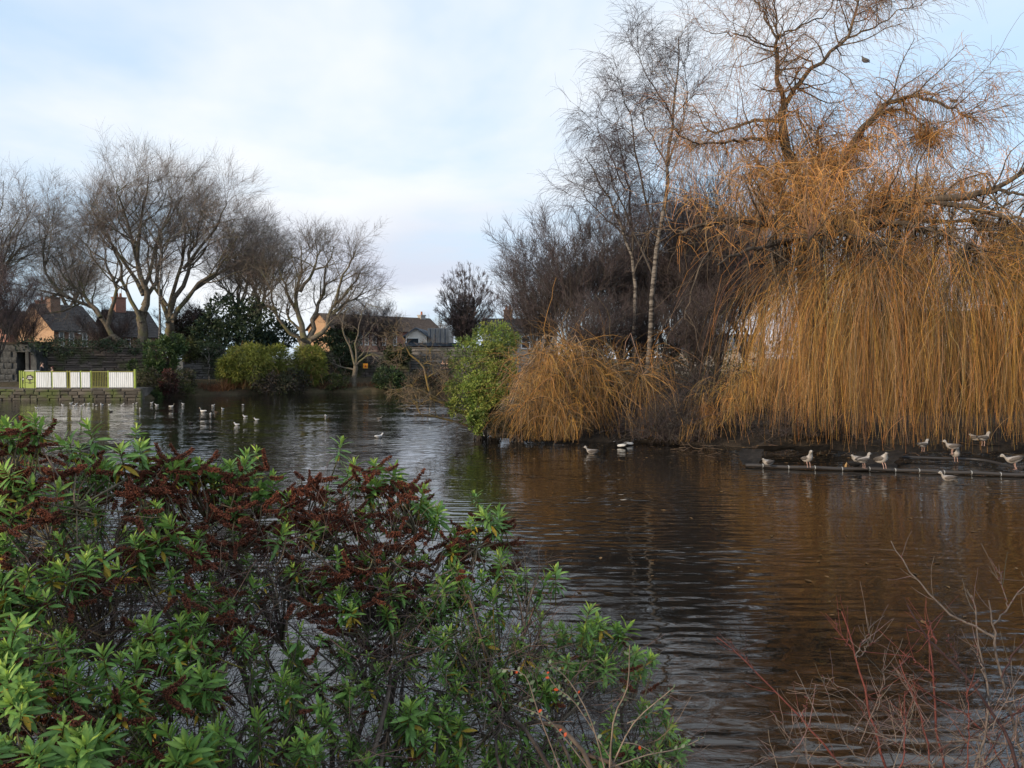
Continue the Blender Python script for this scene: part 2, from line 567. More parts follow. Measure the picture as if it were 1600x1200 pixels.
def stone_wall(name, p0, p1, z0, h, thick, mat, sw, sh, label, top_wob=0.1, maxn=300, cat='wall'):
    """rubble wall from p0 to p1 (its face looks to the right-hand side of the direction p1->p0)"""
    p0, p1 = np.array(p0, float), np.array(p1, float)
    L = np.linalg.norm(p1 - p0); ang = math.atan2(p1[1] - p0[1], p1[0] - p0[0])
    root = empty(name, (p0[0], p0[1], z0), ang, label, cat)
    core = Acc().box((0.02, 0.09, -0.4), (L - 0.02, thick, h - 0.05))
    core.build('wall_core', M_mortar, root)
    ms = []
    for me in stone_meshes():
        me.materials.append(mat); ms.append(me)
    rest = Acc(); cnt = 0
    z = 0.0; row = 0
    while z < h - 0.05:
        rh = sh * RNG.uniform(0.7, 1.3)
        if z + rh > h: rh = h - z
        x = RNG.uniform(-0.3, 0) * sw
        while x < L:
            w = sw * RNG.uniform(0.55, 1.6)
            xa, xb = max(x, 0), min(x + w, L)
            x += w
            if xb - xa < 0.08: continue
            dz = RNG.uniform(-.02, .02)
            if cnt < maxn:
                M = Matrix.Translation((0.5 * (xa + xb), 0.05 + RNG.uniform(-0.025, 0.02), z + rh / 2 + dz)) @ Matrix.Diagonal((xb - xa - 0.02, 0.2, rh * 0.93, 1))
                link('stone', random.choice(ms), root, M); cnt += 1
            else:
                rest.box((xa + .01, -0.03, z + .01), (xb - .01, 0.14, z + rh - .01), None, 0.01)
        z += rh
    if rest.n: rest.build('rubble', mat, root, kind='stuff')
    return root


# quay under the railing
QZ = 0.74
stone_wall('quay_wall', at(-40, 607, 48.8)[:2], at(221, 607, 49.2)[:2], -0.35, QZ + 0.30, 0.5, M_stones_moss, 0.6, 0.2, 'mossy low stone quay wall rising from the water under the white railing', maxn=220)
quay = Acc().box((-36, 49.2, 0.2), (-23.85, 55.2, QZ))
quay.build('pavement', two_tone('quay_paving', (0.06, 0.055, 0.05), (0.13, 0.12, 0.11), 2, bmp=0.3), None, False, 'structure')
# tall wall behind the quay
stone_wall('garden_wall', at(44, 600, 54.5)[:2], at(238, 600, 57)[:2], 0.7, 2.75, 0.5, M_stones, 0.75, 0.19, 'tall dark rubble stone wall behind the white railing, ivy along its top')
stone_wall('garden_wall', at(286, 600, 59.5)[:2], at(352, 600, 60)[:2], 0.9, 2.5, 0.5, M_stones_pale, 0.6, 0.2, 'pale grey rubble stone wall beside the bamboo, behind the thin sapling', maxn=200)
stone_wall('garden_wall', at(505, 600, 66)[:2], at(640, 600, 66)[:2], 1.0, 2.2, 0.5, M_stones, 0.8, 0.22, 'brown stone wall behind the pruned tree and the orange sign', maxn=200)
stone_wall('garden_wall', at(641, 600, 67)[:2], at(800, 600, 67)[:2], 1.0, 2.6, 0.5, M_stones_pale, 0.9, 0.2, 'grey stone wall below the flat roof, behind the dead branches', maxn=200)

# ------------------------------------------------------------------ gatehouse with the dark doorway
gx0 = at(-30, 600, 53.5)[0]; gx1 = at(27, 600, 53.5)[0]; gx2 = at(40.5, 600, 53.5)[0]; gx3 = at(57, 600, 53.5)[0]
gh = empty('gatehouse', (gx1, 53.5, QZ), 0, 'weathered grey stone gatehouse with a dark open doorway at the end of the quay', 'gatehouse')
M_dress = two_tone('dressed_stone', (0.035, 0.039, 0.042), (0.085, 0.09, 0.092), 2.2, bmp=0.5, bdist=0.02)
a = Acc().box((gx0 - gx1, 0, 0), (0, 1.6, 2.9)); a.build('wall', M_dress, gh)
msd = []
for me in stone_meshes(4): me.materials.append(M_dress); msd.append(me)
for r in range(7):
    x = gx0 - gx1 + (0.35 if r % 2 else 0)
    while x < -0.4:
        w = min(RNG.uniform(.5, .85), -x)
        link('stone', random.choice(msd), gh, Matrix.Translation((x + w / 2, -0.03, 0.2 + r * 0.4)) @ Matrix.Diagonal((w - .03, 0.12, 0.37, 1))); x += w
a = Acc().box((gx2 - gx1, 0.0, 0), (gx2 - gx1 + 0.22, 1.6, 2.35)); a.box((gx2 - gx1 + .34, 0.05, 0), (gx3 - gx1, 1.6, 2.35)); a.build('pillar', M_dress, gh)
a = Acc().box((gx2 - gx1 + .22, 0.12, 0), (gx2 - gx1 + 0.34, 1.5, 2.3)); a.build('door', flat('rusty_door', (0.13, 0.075, 0.06)), gh)
a = Acc().box((-0.1, -0.04, 2.35), (gx3 - gx1, 1.6, 2.9)); a.build('lintel', M_dress, gh)
a = Acc().box((-0.1, 1.6, 0), (gx3 - gx1, 1.75, 2.9)); a.build('rear_wall', M_mortar, gh)
a = Acc().box((gx0 - gx1 - .1, -0.1, 2.902), (gx3 - gx1 + .1, 1.8, 3.05)); a.build('roof', M_soil, gh)

# ------------------------------------------------------------------ railing
M_white = two_tone('white_sheet', (0.55, 0.57, 0.56), (0.70, 0.73, 0.75), 1.6, rough=.5, bmp=0.05, sc=(4, 4, .7), lo=.3, hi=.5)
M_lime = flat('lime_paint', (0.24, 0.32, 0.05), 0.5, var=0.35, scale=4)
M_olive = flat('olive_paint', (0.20, 0.20, 0.04), 0.6, var=0.2)
RY = 49.35


def rx(px): return at(px, 600, RY)[0]


rail_o = empty('railing', (rx(56), RY, QZ), 0, 'lime green railing with corrugated white panels along the quay edge', 'railing')
RX0 = rx(56)
RH = 1.06
for px in (56.0, 82, 105.5, 110, 126.8, 142.5, 169.5, 211):
    w = 0.035 if px != 211 else 0.055
    x = rx(px) - RX0
    Acc().box((x - w, -w, -0.02), (x + w, w, RH + (0.06 if px != 211 else 0.16))).build('post', M_lime if px not in (105.5, 110) else M_olive, rail_o)
for z, pa in ((RH, (56, 211)), (0.07, (56, 211))):
    Acc().box((rx(pa[0]) - RX0, -0.022, z - 0.022), (rx(pa[1]) - RX0, 0.022, z + 0.022)).build('rail', M_olive, rail_o)
for (pa, pb) in ((57.5, 80.8), (83.3, 104.5), (111.2, 125.8), (128, 141.6), (171.2, 209)):
    xa, xb = rx(pa) - RX0, rx(pb) - RX0
    n = max(5, int(round((xb - xa) / 0.125)))
    a = Acc()
    xs, yy = [], []
    for i in range(n):
        x0 = xa + (xb - xa) * i / n; p = (xb - xa) / n
        for f, y in ((0, -0.03), (0.62, -0.03), (0.74, -0.008), (0.88, -0.008)):
            xs.append(x0 + p * f); yy.append(y - 0.03)
    xs.append(xb); yy.append(-0.06)
    m = len(xs)
    z0, z1 = 0.05, RH - 0.04
    V = [(x, y, z0) for x, y in zip(xs, yy)] + [(x, y, z1) for x, y in zip(xs, yy)] + [(x, y + .012, z0) for x, y in zip(xs, yy)] + [(x, y + .012, z1) for x, y in zip(xs, yy)]
    Q = [(i, i + 1, m + i + 1, m + i) for i in range(m - 1)] + [(2 * m + i + 1, 2 * m + i, 3 * m + i, 3 * m + i + 1) for i in range(m - 1)] + [(m + i, m + i + 1, 3 * m + i + 1, 3 * m + i) for i in range(m - 1)]
    a.add(V, Q).build('corrugated_panel', M_white, rail_o)
barme = Acc().box((-0.013, -0.013, 0.1), (0.013, 0.013, RH - 0.03)).mesh('bar', M_olive)
for px in np.linspace(144.6, 167.6, 10): link('bar', barme, rail_o, Matrix.Translation((rx(px) - RX0, 0, 0)))
for px in np.linspace(106.8, 109, 2): link('bar', barme, rail_o, Matrix.Translation((rx(px) - RX0, 0, 0)))

# ------------------------------------------------------------------ green bin and green panel with the tree emblem
M_bin = flat('bin_green', (0.25, 0.33, 0.07), 0.45, var=0.1)
M_black = flat('black_print', (0.012, 0.014, 0.012), 0.5)
M_greylid = flat('grey_lid', (0.42, 0.43, 0.42), 0.4)


M_frame_w = flat('pale_print', (0.7, 0.72, 0.7), 0.5)


def emblem(parent, x, y, z, s):
    a = Acc()
    pts = []
    for k in range(24):
        t = k / 24 * 2 * math.pi
        r = s * (0.21 + 0.028 * math.sin(t * 6) + 0.018 * math.cos(t * 9))
        pts.append((x + 1.1 * r * math.cos(t), y, z + 0.85 * r * math.sin(t)))
    n = len(pts); c = (x, y, z)
    a.add(pts + [c], None, [(i, (i + 1) % n, n) for i in range(n)])
    a.add([(x - .03 * s, y, z - .16 * s), (x + .03 * s, y, z - .16 * s), (x + .022 * s, y, z - .37 * s), (x - .022 * s, y, z - .37 * s)], [(0, 1, 2, 3)])
    a.add([(x - .13 * s, y, z - .37 * s), (x + .13 * s, y, z - .37 * s), (x + .10 * s, y, z - .395 * s), (x - .10 * s, y, z - .395 * s)], [(0, 1, 2, 3)])
    e = a.build('tree_emblem', M_black, parent)
    b = Acc()
    for (zz_, x0, x1) in ((.045, -.10, .10), (-.045, -.15, .15)):      # two lines of pale lettering, too small to read
        xx = x0
        while xx < x1:
            w = RNG.uniform(.022, .035)
            b.box((x + xx * s, y - .006, z + (zz_ - .028) * s), (x + (xx + w) * s, y - .004, z + (zz_ + .028) * s)); xx += w + .012
    b.build('lettering', M_frame_w, e, kind='stuff')


bx0, bx1 = rx(40.5), rx(54.2)
bin_o = empty('litter_bin', (bx0, RY - 0.05, QZ), 0, 'square green litter bin with grey lid and black tree emblem at the railing end', 'bin')
bw = bx1 - bx0
Acc().box((0, 0, 0), (bw, 0.55, 1.08)).build('body', M_bin, bin_o)
Acc().box((-.03, -.03, 1.083), (bw + .02, 0.58, 1.15)).build('lid', M_greylid, bin_o)
Acc().box((0.0, -.012, 0.36), (bw, -.003, 0.385)).build('door_gap', M_black, bin_o)
emblem(bin_o, bw * .52, -0.006, 0.68, 1.0)
px0, px1 = rx(30.5), rx(39)
pan = empty('notice_panel', (px0, RY, QZ), 0, 'narrow lime green panel with black emblem just beyond the litter bin', 'panel')
Acc().box((0.02, 0, 0.05), (px1 - px0 - .02, 0.05, 1.06)).build('board', M_bin, pan)
for x in (0.0, .13, px1 - px0 - .05): Acc().box((x, -.03, -.02), (x + .05, 0.06, 1.12)).build('post', M_lime, pan)
emblem(pan, .23, -0.008, 0.58, 0.7)

# ------------------------------------------------------------------ houses
M_brick_sunlit = brick_mat('sunlit_brick', (0.42, 0.25, 0.13), (0.34, 0.19, 0.10), (0.35, 0.30, 0.24))  # brick for sun-facing gables, the low sun's warm light put into its colour
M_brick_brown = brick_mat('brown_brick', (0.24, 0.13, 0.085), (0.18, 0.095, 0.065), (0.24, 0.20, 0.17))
M_brick_red = brick_mat('red_brick', (0.25, 0.09, 0.06), (0.19, 0.07, 0.05), (0.25, 0.2, 0.17))
M_render = two_tone('cream_render', (0.68, 0.63, 0.56), (0.78, 0.74, 0.68), 1.0, bmp=0.1)
M_rend_grey = two_tone('grey_render', (0.26, 0.25, 0.24), (0.36, 0.35, 0.33), 1.0, bmp=0.1)
M_tile = two_tone('dark_tiles', (0.035, 0.032, 0.033), (0.075, 0.068, 0.066), 3.5, bmp=0.5, sc=(1, 1, 3))
M_tile_brown = two_tone('brown_tiles', (0.07, 0.05, 0.04), (0.13, 0.095, 0.075), 3.5, bmp=0.5, sc=(1, 1, 3))
M_slate = two_tone('blue_slate', (0.07, 0.085, 0.11), (0.13, 0.15, 0.18), 3.5, bmp=0.4)
M_frame = flat('white_frame', (0.75, 0.76, 0.76), 0.4)
M_pot = flat('terracotta', (0.34, 0.12, 0.06), 0.8)
m_, nt_, b_, o_ = new_mat('window_glass')
b_.inputs['Base Color'].default_value = (0.03, 0.04, 0.05, 1); b_.inputs['Roughness'].default_value = 0.05; b_.inputs['IOR'].default_value = 1.5
M_glass = m_
M_timber = two_tone('grey_cladding', (0.20, 0.19, 0.18), (0.40, 0.385, 0.37), 3.0, bmp=0.2, sc=(6, 6, 0.4))


def solve_len(C, ang, px):
    u = (math.cos(ang), math.sin(ang)); tx = (px - 800) / 1202.0
    return (tx * C[1] - C[0]) / (u[0] - tx * u[1])


def window(parent, x, y, z, w, h, axis='x', bars=1):
    """sash window with frame, glass and glazing bar; on the front (axis x) or on the left gable (axis y)"""
    def bx(a, lo, hi):
        if axis == 'x': a.box(lo, hi)
        else: a.box((lo[1], lo[0], lo[2]), (hi[1], hi[0], hi[2]))
    t = 0.07
    a = Acc()
    bx(a, (x, y - .05, z), (x + t, y + .05, z + h)); bx(a, (x + w - t, y - .05, z), (x + w, y + .05, z + h))
    bx(a, (x + t, y - .05, z + h - t), (x + w - t, y + .05, z + h)); bx(a, (x + t, y - .05, z), (x + w - t, y + .05, z + t))
    for k in range(bars): bx(a, (x + t, y - .03, z + h * (k + 1) / (bars + 1) - .025), (x + w - t, y + .03, z + h * (k + 1) / (bars + 1) + .025))
    f = a.build('window', M_frame, parent)
    a = Acc(); bx(a, (x + t, y - .012, z + t), (x + w - t, y + .012, z + h - t)); a.build('pane', M_glass, f)
    a = Acc(); bx(a, (x - .05, y - .11, z - .09), (x + w + .05, y + .04, z - .003)); a.build('sill', M_rend_grey, f)


def roof_mesh(L, D, H, rise, over=0.3, n=16, hip=0.0):
    """two slopes laid in courses that step like tiles; ridge along x"""
    a = Acc()
    for side in (0, 1):
        y_e = -over if side == 0 else D + over
        for i in range(n):
            f0, f1 = i / n, (i + 1) / n
            y0 = y_e + (D / 2 - y_e) * f0; y1 = y_e + (D / 2 - y_e) * f1
            s = rise / (D / 2)
            zb = H - over * s
            tot = rise + over * s
            z0 = zb + tot * f0 + .045; z1 = zb + tot * f1 + .0
            xa0, xb0 = -over + hip * f0, L + over - hip * f0
            xa1, xb1 = -over + hip * f1, L + over - hip * f1
            V = [(xa0, y0, z0), (xb0, y0, z0), (xb1, y1, z1), (xa1, y1, z1), (xa0, y0, z0 - .09), (xb0, y0, z0 - .09)]
            a.add(V, [(0, 1, 2, 3), (4, 5, 1, 0)] if side == 0 else [(1, 0, 3, 2), (5, 4, 0, 1)])
    # underside, closes the eaves
    a.add([(-over, -over, H - over * rise / (D / 2) - .06), (L + over, -over, H - over * rise / (D / 2) - .06), (L + over - hip, D / 2, H + rise - .06), (-over + hip, D / 2, H + rise - .06), (-over, D + over, H - over * rise / (D / 2) - .06), (L + over, D + over, H - over * rise / (D / 2) - .06)], [(0, 3, 2, 1), (3, 4, 5, 2)])
    return a


def gable_house(name, label, C, ang, L, D, H, rise, mw, mg, mr, courses=16, hip=0.0):
    root = empty(name, C, ang, label, 'house')
    a = Acc()
    a.add([(0, 0, -1), (L, 0, -1), (L, 0, H), (0, 0, H), (0, D, -1), (L, D, -1), (L, D, H), (0, D, H)], [(0, 1, 2, 3), (5, 4, 7, 6), (0, 4, 5, 1)])
    a.build('wall', mw, root)
    a = Acc()
    for x in (0, L):
        a.add([(x, 0, -1), (x, D, -1), (x, D, H), (x, D / 2, H + rise - .05), (x, 0, H)], [(0, 1, 2, 4)], [(4, 2, 3)])
    a.build('gable_wall', mg, root)
    r = roof_mesh(L, D, H, rise, n=courses, hip=hip).build('roof', mr, root)
    return root, r


def chimney(roof, x, y, z, w, d, h, mat, pots=2):
    c = Acc().box((x - w / 2, y - d / 2, z), (x + w / 2, y + d / 2, z + h)).box((x - w / 2 - .07, y - d / 2 - .07, z + h + .003), (x + w / 2 + .07, y + d / 2 + .07, z + h + .15)).build('chimney', mat, roof)
    for k in range(pots):
        px_ = x + (k - (pots - 1) / 2) * .4
        P = np.array([[(px_, y, z + h + .14), (px_, y, z + h + .6)]]); Acc().tubes(P, [[.15, .12]], 8, None, True).build('chimney_pot', M_pot, roof)


def aerial(roof, x, y, z, h=1.3):
    a = Acc().tubes([[(x, y, z), (x, y, z + h)]], [[.03, .03]], 5).tubes([[(x - .5, y, z + h * .93), (x + .5, y, z + h * .93)]], [[.022, .022]], 4)
    for k in range(6): a.tubes([[(x - .45 + k * .18, y - .25, z + h * .93), (x - .45 + k * .18, y + .25, z + h * .93)]], [[.015, .015]], 4)
    a.build('aerial', M_black, roof)


# brick house with dark roof, left
A1 = math.radians(57)
C1 = at(85, 560, 78); C1[2] = 0.9
L1 = solve_len(C1, A1, 156); D1 = solve_len(C1, A1 + math.pi / 2, 27)
eav = at(85, 513, 78)[2] - 0.9; rid = at(55, 474, 80)[2] - 0.9
h1, r1 = gable_house('brick_house', 'brown brick house with sunlit gable, dark tiled roof and three front windows', C1, A1, L1, D1, eav, rid - eav, M_brick_brown, M_brick_sunlit, M_tile, 18)
chimney(r1, 1.4, D1 * 0.36, eav + (rid - eav) * 0.6, 1.0, .8, (rid - eav) * 0.4 + .55, M_brick_brown, 1)
for pa, pb in ((93, 101), (108.5, 116.5), (129.5, 137)):
    xa, xb = solve_len(C1, A1, pa), solve_len(C1, A1, pb)
    window(h1, xa, 0, eav - 1.75, xb - xa, 1.45)
Acc().box((solve_len(C1, A1, 121.5), -.28, eav - .5), (solve_len(C1, A1, 126), -.01, eav - .12)).build('alarm_box', M_frame, h1)
Acc().box((-.1, -.36, eav - .36), (L1 + .1, -.25, eav - .24)).build('gutter', M_black, h1)
aerial(r1, 1.1, D1 * .36, rid + .5)
Acc().tubes([[(L1 - .25, -.12, -.5), (L1 - .25, -.12, eav - .3)]], [[.06, .06]], 6).build('downpipe', M_black, h1)
Acc().box((-.12, -.12, -.2), (L1 + .02, -.005, .9)).build('plinth', M_brick_red, h1)
# second and third brick houses, mostly behind the trees
C2 = at(188, 560, 84); C2[2] = 0.9
L2 = solve_len(C2, A1, 252); D2 = solve_len(C2, A1 + math.pi / 2, 144)
e2 = at(188, 522, 84)[2] - .9; rd2 = at(165, 484, 86)[2] - .9
h2, r2 = gable_house('brick_house', 'brick house behind the big leaning tree, one white window showing under its eaves', C2, A1, L2, D2, e2, rd2 - e2, M_brick_brown, M_brick_brown, M_tile, 16)
chimney(r2, 1.6, D2 * .5, e2 + (rd2 - e2) * .9, 1.2, .8, 1.6, M_brick_red, 2)
aerial(r2, 1.9, D2 * .5, rd2 + 1.4)
xa = solve_len(C2, A1, 196); xb = solve_len(C2, A1, 204.5); window(h2, xa, 0, e2 - 2.1, xb - xa, 1.6)
C0 = at(12, 560, 84); C0[2] = 0.9
h0, r0_ = gable_house('brick_house', 'brick house at the photo\'s left edge, its chimney over a dark roof', C0, A1, 9, 8, e2 + .2, 2.6, M_brick_red, M_brick_red, M_tile, 16)
chimney(r0_, 6.0, 4, e2 + 2.3, 2.0, .8, 1.7, M_brick_red, 3)
# long terrace with the lit gable, centre
A3 = math.radians(47)
C3 = at(521, 560, 92); C3[2] = 1.0
L3 = solve_len(C3, A3, 690); D3 = solve_len(C3, A3 + math.pi / 2, 482)
e3 = at(521, 512, 92)[2] - 1; rd3 = at(503, 489, 94)[2] - 1
h3, r3 = gable_house('terrace', 'long brick terrace under one brown roof, with sunlit end gable', C3, A3, L3, D3, e3, rd3 - e3, M_brick_red, M_brick_sunlit, M_tile_brown, 14)
for k, pa in enumerate((560, 570, 582, 597, 614)):
    xa = solve_len(C3, A3, pa); window(h3, xa, 0, e3 - 2.0, solve_len(C3, A3, pa + 6) - xa, 1.6)
chimney(r3, L3 - 1.2, D3 / 2, e3 + (rd3 - e3) * .85, .8, .7, .55, M_rend_grey, 1)
# white house with slate roof and grey clad annexe
C4 = at(634, 560, 80); C4[2] = 1.0
wl4 = at(667, 560, 80)[0] - C4[0]; e4 = at(634, 523, 80)[2] - 1; ap4 = at(650, 511.5, 80)[2] - 1
h4 = empty('white_house', C4, 0, 'cream rendered house with slate gable roof and wide dark window', 'house')
Acc().add([(0, 0, -1), (wl4, 0, -1), (wl4, 0, e4), (wl4 / 2, 0, ap4 - .06), (0, 0, e4)], [(0, 1, 2, 4)], [(4, 2, 3)]).add([(wl4, 0, -1), (wl4, 9, -1), (wl4, 9, e4), (wl4, 0, e4), (0, 0, -1), (0, 9, -1), (0, 9, e4), (0, 0, e4)], [(0, 1, 2, 3), (5, 4, 7, 6), (4, 5, 1, 0)]).build('wall', M_render, h4)
a = Acc(); ov = .35
for s in (0, 1):
    x_e = -ov if s == 0 else wl4 + ov
    ze = e4 - ov * (ap4 - e4) / (wl4 / 2)
    for i in range(8):
        f0, f1 = i / 8, (i + 1) / 8
        x0 = x_e + (wl4 / 2 - x_e) * f0; x1 = x_e + (wl4 / 2 - x_e) * f1
        z0 = ze + (ap4 - ze) * f0 + .05; z1 = ze + (ap4 - ze) * f1
        a.add([(x0, -.3, z0), (x0, 9.3, z0), (x1, 9.3, z1), (x1, -.3, z1), (x0, -.3, z0 - .14), (x0, 9.3, z0 - .14), (x1, -.3, z1 - .14)], [(0, 1, 2, 3), (0, 4, 5, 1), (0, 3, 6, 4)])
a.build('roof', M_slate, h4)
window(h4, at(634.5, 560, 80)[0] - C4[0], 0, at(634, 537, 80)[2] - 1, at(655, 560, 80)[0] - at(634.5, 560, 80)[0], 0.6, bars=0)
Acc().box((wl4 + .05, 0.4, -1), (at(702, 560, 80)[0] - C4[0], 6, at(690, 512.5, 80)[2] - 1)).build('annexe', M_timber, h4)
a = Acc()
for k in range(12):
    x = wl4 + .3 + k * .17
    a = Acc().box((x, 0.34, 0), (x + .09, 0.398, at(690, 513.5, 80)[2] - 1)); a.build('cladding_board', M_timber if k % 3 else M_slate, h4)
# low flat roofed building in front of it
C5 = at(636, 560, 73); C5[2] = 1.0
w5 = at(712, 560, 73)[0] - C5[0]; z5 = at(660, 541, 73)[2] - 1
h5 = empty('flat_roof_building', C5, 0, 'low stone building with dark flat roof behind the dead branches', 'building')
Acc().box((0, 0, -.5), (w5, 5, z5)).build('wall', M_brick_brown, h5)
Acc().box((-.3, -.4, z5 + .003), (w5 + .3, 5.3, z5 + .32)).build('roof', M_slate, h5)
window(h5, at(672, 560, 73)[0] - C5[0], 0, z5 - .95, at(692, 560, 73)[0] - at(672, 560, 73)[0], 0.7, bars=0)
# grey house with chimney beyond the hornbeam
C6 = at(762, 560, 84); C6[2] = 1.0
w6 = at(872, 560, 84)[0] - C6[0]; e6 = at(800, 516, 84)[2] - 1; rd6 = at(800, 497, 87)[2] - 1
h6, r6 = gable_house('grey_house', 'grey rendered house with slate roof and brick chimney behind the round hornbeam', C6, 0.12, w6, 7, e6, rd6 - e6, M_rend_grey, M_rend_grey, M_tile, 12)
chimney(r6, at(800, 560, 84)[0] - C6[0], 3.5, e6 + (rd6 - e6) * .9, .95, .8, 1.0, M_brick_brown, 2)
for pa in (781, 815): xa = at(pa, 560, 84)[0] - C6[0]; window(h6, xa, 0, e6 - 2, .95, 1.4)
# slate roofed house glimpsed through the island trees
C7 = at(1060, 560, 76); C7[2] = 1.0
h7, r7 = gable_house('slate_house', 'pale house under blue slate roof glimpsed between island trees', C7, -0.1, at(1190, 560, 76)[0] - C7[0], 7, at(1100, 545, 76)[2] - 1, 1.5, M_rend_grey, M_rend_grey, M_slate, 10)
for pa in (1085, 1118, 1150): xa = at(pa, 560, 76)[0] - C7[0]; window(h7, xa, 0, .5, .9, .8)
C8 = at(1290, 560, 80); C8[2] = 1.0
h8, r8 = gable_house('brick_house', 'red brick house glimpsed behind the great willow', C8, -0.25, 16, 8, 4.4, 2.2, M_brick_red, M_brick_red, M_tile, 12)
for k in range(5): window(h8, 1.2 + k * 3, 0, 2.6, 1.1, 1.4)

# ------------------------------------------------------------------ street lamp, sign, stake
lp = at(343, 560, 63); lp[2] = 1.0
lo_ = empty('street_lamp', lp, 0, 'old style lantern lamp standing behind the bamboo', 'street lamp')
hz_ = at(343, 541, 63)[2] - 1
Acc().tubes([[(0, 0, 0), (0, 0, .8), (0, 0, hz_ - .35)]], [[.09, .05, .045]], 8).build('pole', M_black, lo_)
Acc().tubes([[(0, 0, hz_ - .35), (0, 0, hz_ + .15)]], [[.13, .22]], 4).build('lantern', flat('lamp_glass', (.35, .38, .4), .2), lo_)
Acc().tubes([[(0, 0, hz_ + .15), (0, 0, hz_ + .2), (0, 0, hz_ + .38), (0, 0, hz_ + .48)]], [[.27, .25, .06, .02]], 4, None, True).build('cap', M_black, lo_)
sg = at(571, 575.5, 64.5)
so = empty('warning_sign', (sg[0], sg[1], 1.0), 0, 'orange warning sign on a post beside the pruned tree', 'sign')
M_orange = flat('orange_sheet', (0.75, 0.30, 0.02), 0.5, var=.08)
sw_, sz0, sz1 = .2, at(571, 575.5, 64.5)[2] - 1, at(571, 568, 64.5)[2] - 1
Acc().box((-sw_, 0, sz0), (sw_, .02, sz1)).build('sign_board', M_orange, so)
Acc().add([(-.1, -.004, sz0 + .1), (.1, -.004, sz0 + .1), (.0, -.004, sz1 - .1)], None, [(0, 1, 2)]).build('red_mark', flat('sign_red', (.45, .03, .02)), so)
Acc().box((-.03, .025, -.2), (.03, .07, sz1)).build('post', M_bark_dark, so)
# ------------------------------------------------------------------ bare trees
TW_GREY = (0.20, 0.168, 0.145)
TW_PURP = (0.095, 0.072, 0.072)
TW_DARK = (0.05, 0.04, 0.036)


def fan(base, fork, ctr, w, h, n, r0, depth=0.8, lean=0.0, flatn=0.9, rng=RNG, amax=1.5, rmin=.82):
    """limbs from a fork out to an egg-shaped crown outline"""
    limbs = []
    base, fork, ctr = map(lambda v: np.array(v, float), (base, fork, ctr))
    limbs.append((np.array([base, base * .5 + fork * .5 + rng.normal(0, .05, 3), fork]), r0, r0 * .8))
    for i in range(n):
        az = 2.39996 * i + rng.uniform(-.3, .3)
        el = math.acos(1 - (1 - math.cos(amax)) * (i + .5) / n)
        e = ctr + np.array((w * math.sin(el) * math.cos(az) + lean, w * depth * math.sin(el) * math.sin(az), h * math.cos(el))) * rng.uniform(rmin, 1.0)
        mid = fork + (e - fork) * .45 + np.array((0, 0, 1)) * np.linalg.norm(e - fork) * .10 * flatn + rng.normal(0, .04, 3) * np.linalg.norm(e - fork)
        st = fork - np.array((0, 0, rng.uniform(0, .25) * np.linalg.norm(fork - base)))
        limbs.append((np.array([st, st + (mid - st) * .5 + rng.normal(0, .03, 3) * np.linalg.norm(e - fork), mid, e]), r0 * rng.uniform(.4, .6), r0 * .07))
    return limbs


def bare_tree(name, label, cat, limbs, bl, nlev=(9, 7, 6), col=TW_GREY, bark=None, trop=(0.02, 0, 0.10), group=None, angs=(30, 65), wob=.16, twr=0.0085, lf=(.55, .45), S0=7, K0=10, t0=.3, colv=.2, drop_last=0.0, thin=.74):
    b = limbs[0][0][0]
    root = empty(name, b, 0, label, cat, group)
    P = []; R = []
    for pts, ra, rb in limbs:
        p = cr(pts, K0); p[1:-1] += RNG.normal(0, .012, (K0 - 2, 3)) * np.linalg.norm(p[-1] - p[0])
        P.append(p); R.append(ra + (rb - ra) * np.linspace(0, 1, K0) ** .8)
    P = np.array(P) - b; R = np.array(R)
    R[0, 0] *= 1.4; R *= thin
    tr = Acc().tubes(P, R, S0)
    src, sr = P[1:] if len(P) > 1 else P, R[1:] if len(P) > 1 else R
    S, D, r, t, ix = kids(src, sr, nlev[0], t0, .97, *angs)
    L = bl * RNG.uniform(.55, 1.15, len(S)) * (1.1 - .5 * t)
    P1, R1 = grow(S, D, L, np.clip(r * .55, twr, None), 7, wob, trop, .3)
    tr.tubes(P1, R1, 4)
    tr.build('trunk', bark or M_bark_grey, root, True)
    cw = Acc()
    S, D, r, t, ix = kids(np.concatenate([P1]), R1, nlev[1], .2, 1.0, *angs)
    L2 = bl * lf[0] * RNG.uniform(.5, 1.15, len(S)) * (1.1 - .4 * t)
    P2, R2 = grow(S, D, L2, np.clip(r * .6, twr * .7, twr * 1.8), 4, wob, np.asarray(trop) * 1.2, .45)
    cw.tubes(P2, R2, 3, vcol(len(P2), col, colv))
    # twigs from the outer branches and the limb tips
    S, D, r, t, ix = kids(P2, R2, nlev[2], .2, 1.0, 20, 60)
    L3 = bl * lf[0] * lf[1] * RNG.uniform(.5, 1.2, len(S))
    P3, R3 = grow(S, D, L3, twr * .68, 2, wob * .9, np.asarray(trop) * 1.3 - np.array((0, 0, drop_last)), .5)
    cw.tubes(P3, R3, 3, vcol(len(P3), col, colv))
    cw.build('crown', M_twig, root)
    return root


def copy_tree(src, loc, rz, sc, label, group=None):
    r = src.copy(); COL.objects.link(r); r.location = tuple(loc); r.rotation_euler = (0, 0, rz); r.scale = sc
    r['label'] = label
    if group: r['group'] = group
    for ch in list(src.children):
        c = ch.copy(); COL.objects.link(c); c.parent = r
    return r


def px_limbs(Y, lst, jit=1.5):
    out = []
    for pts, ra, rb in lst:
        dy = RNG.normal(0, jit)
        n = len(pts)
        out.append((np.array([at(p[0], p[1], Y + dy * (i / max(1, n - 1))) for i, p in enumerate(pts)]), ra, rb))
    return out


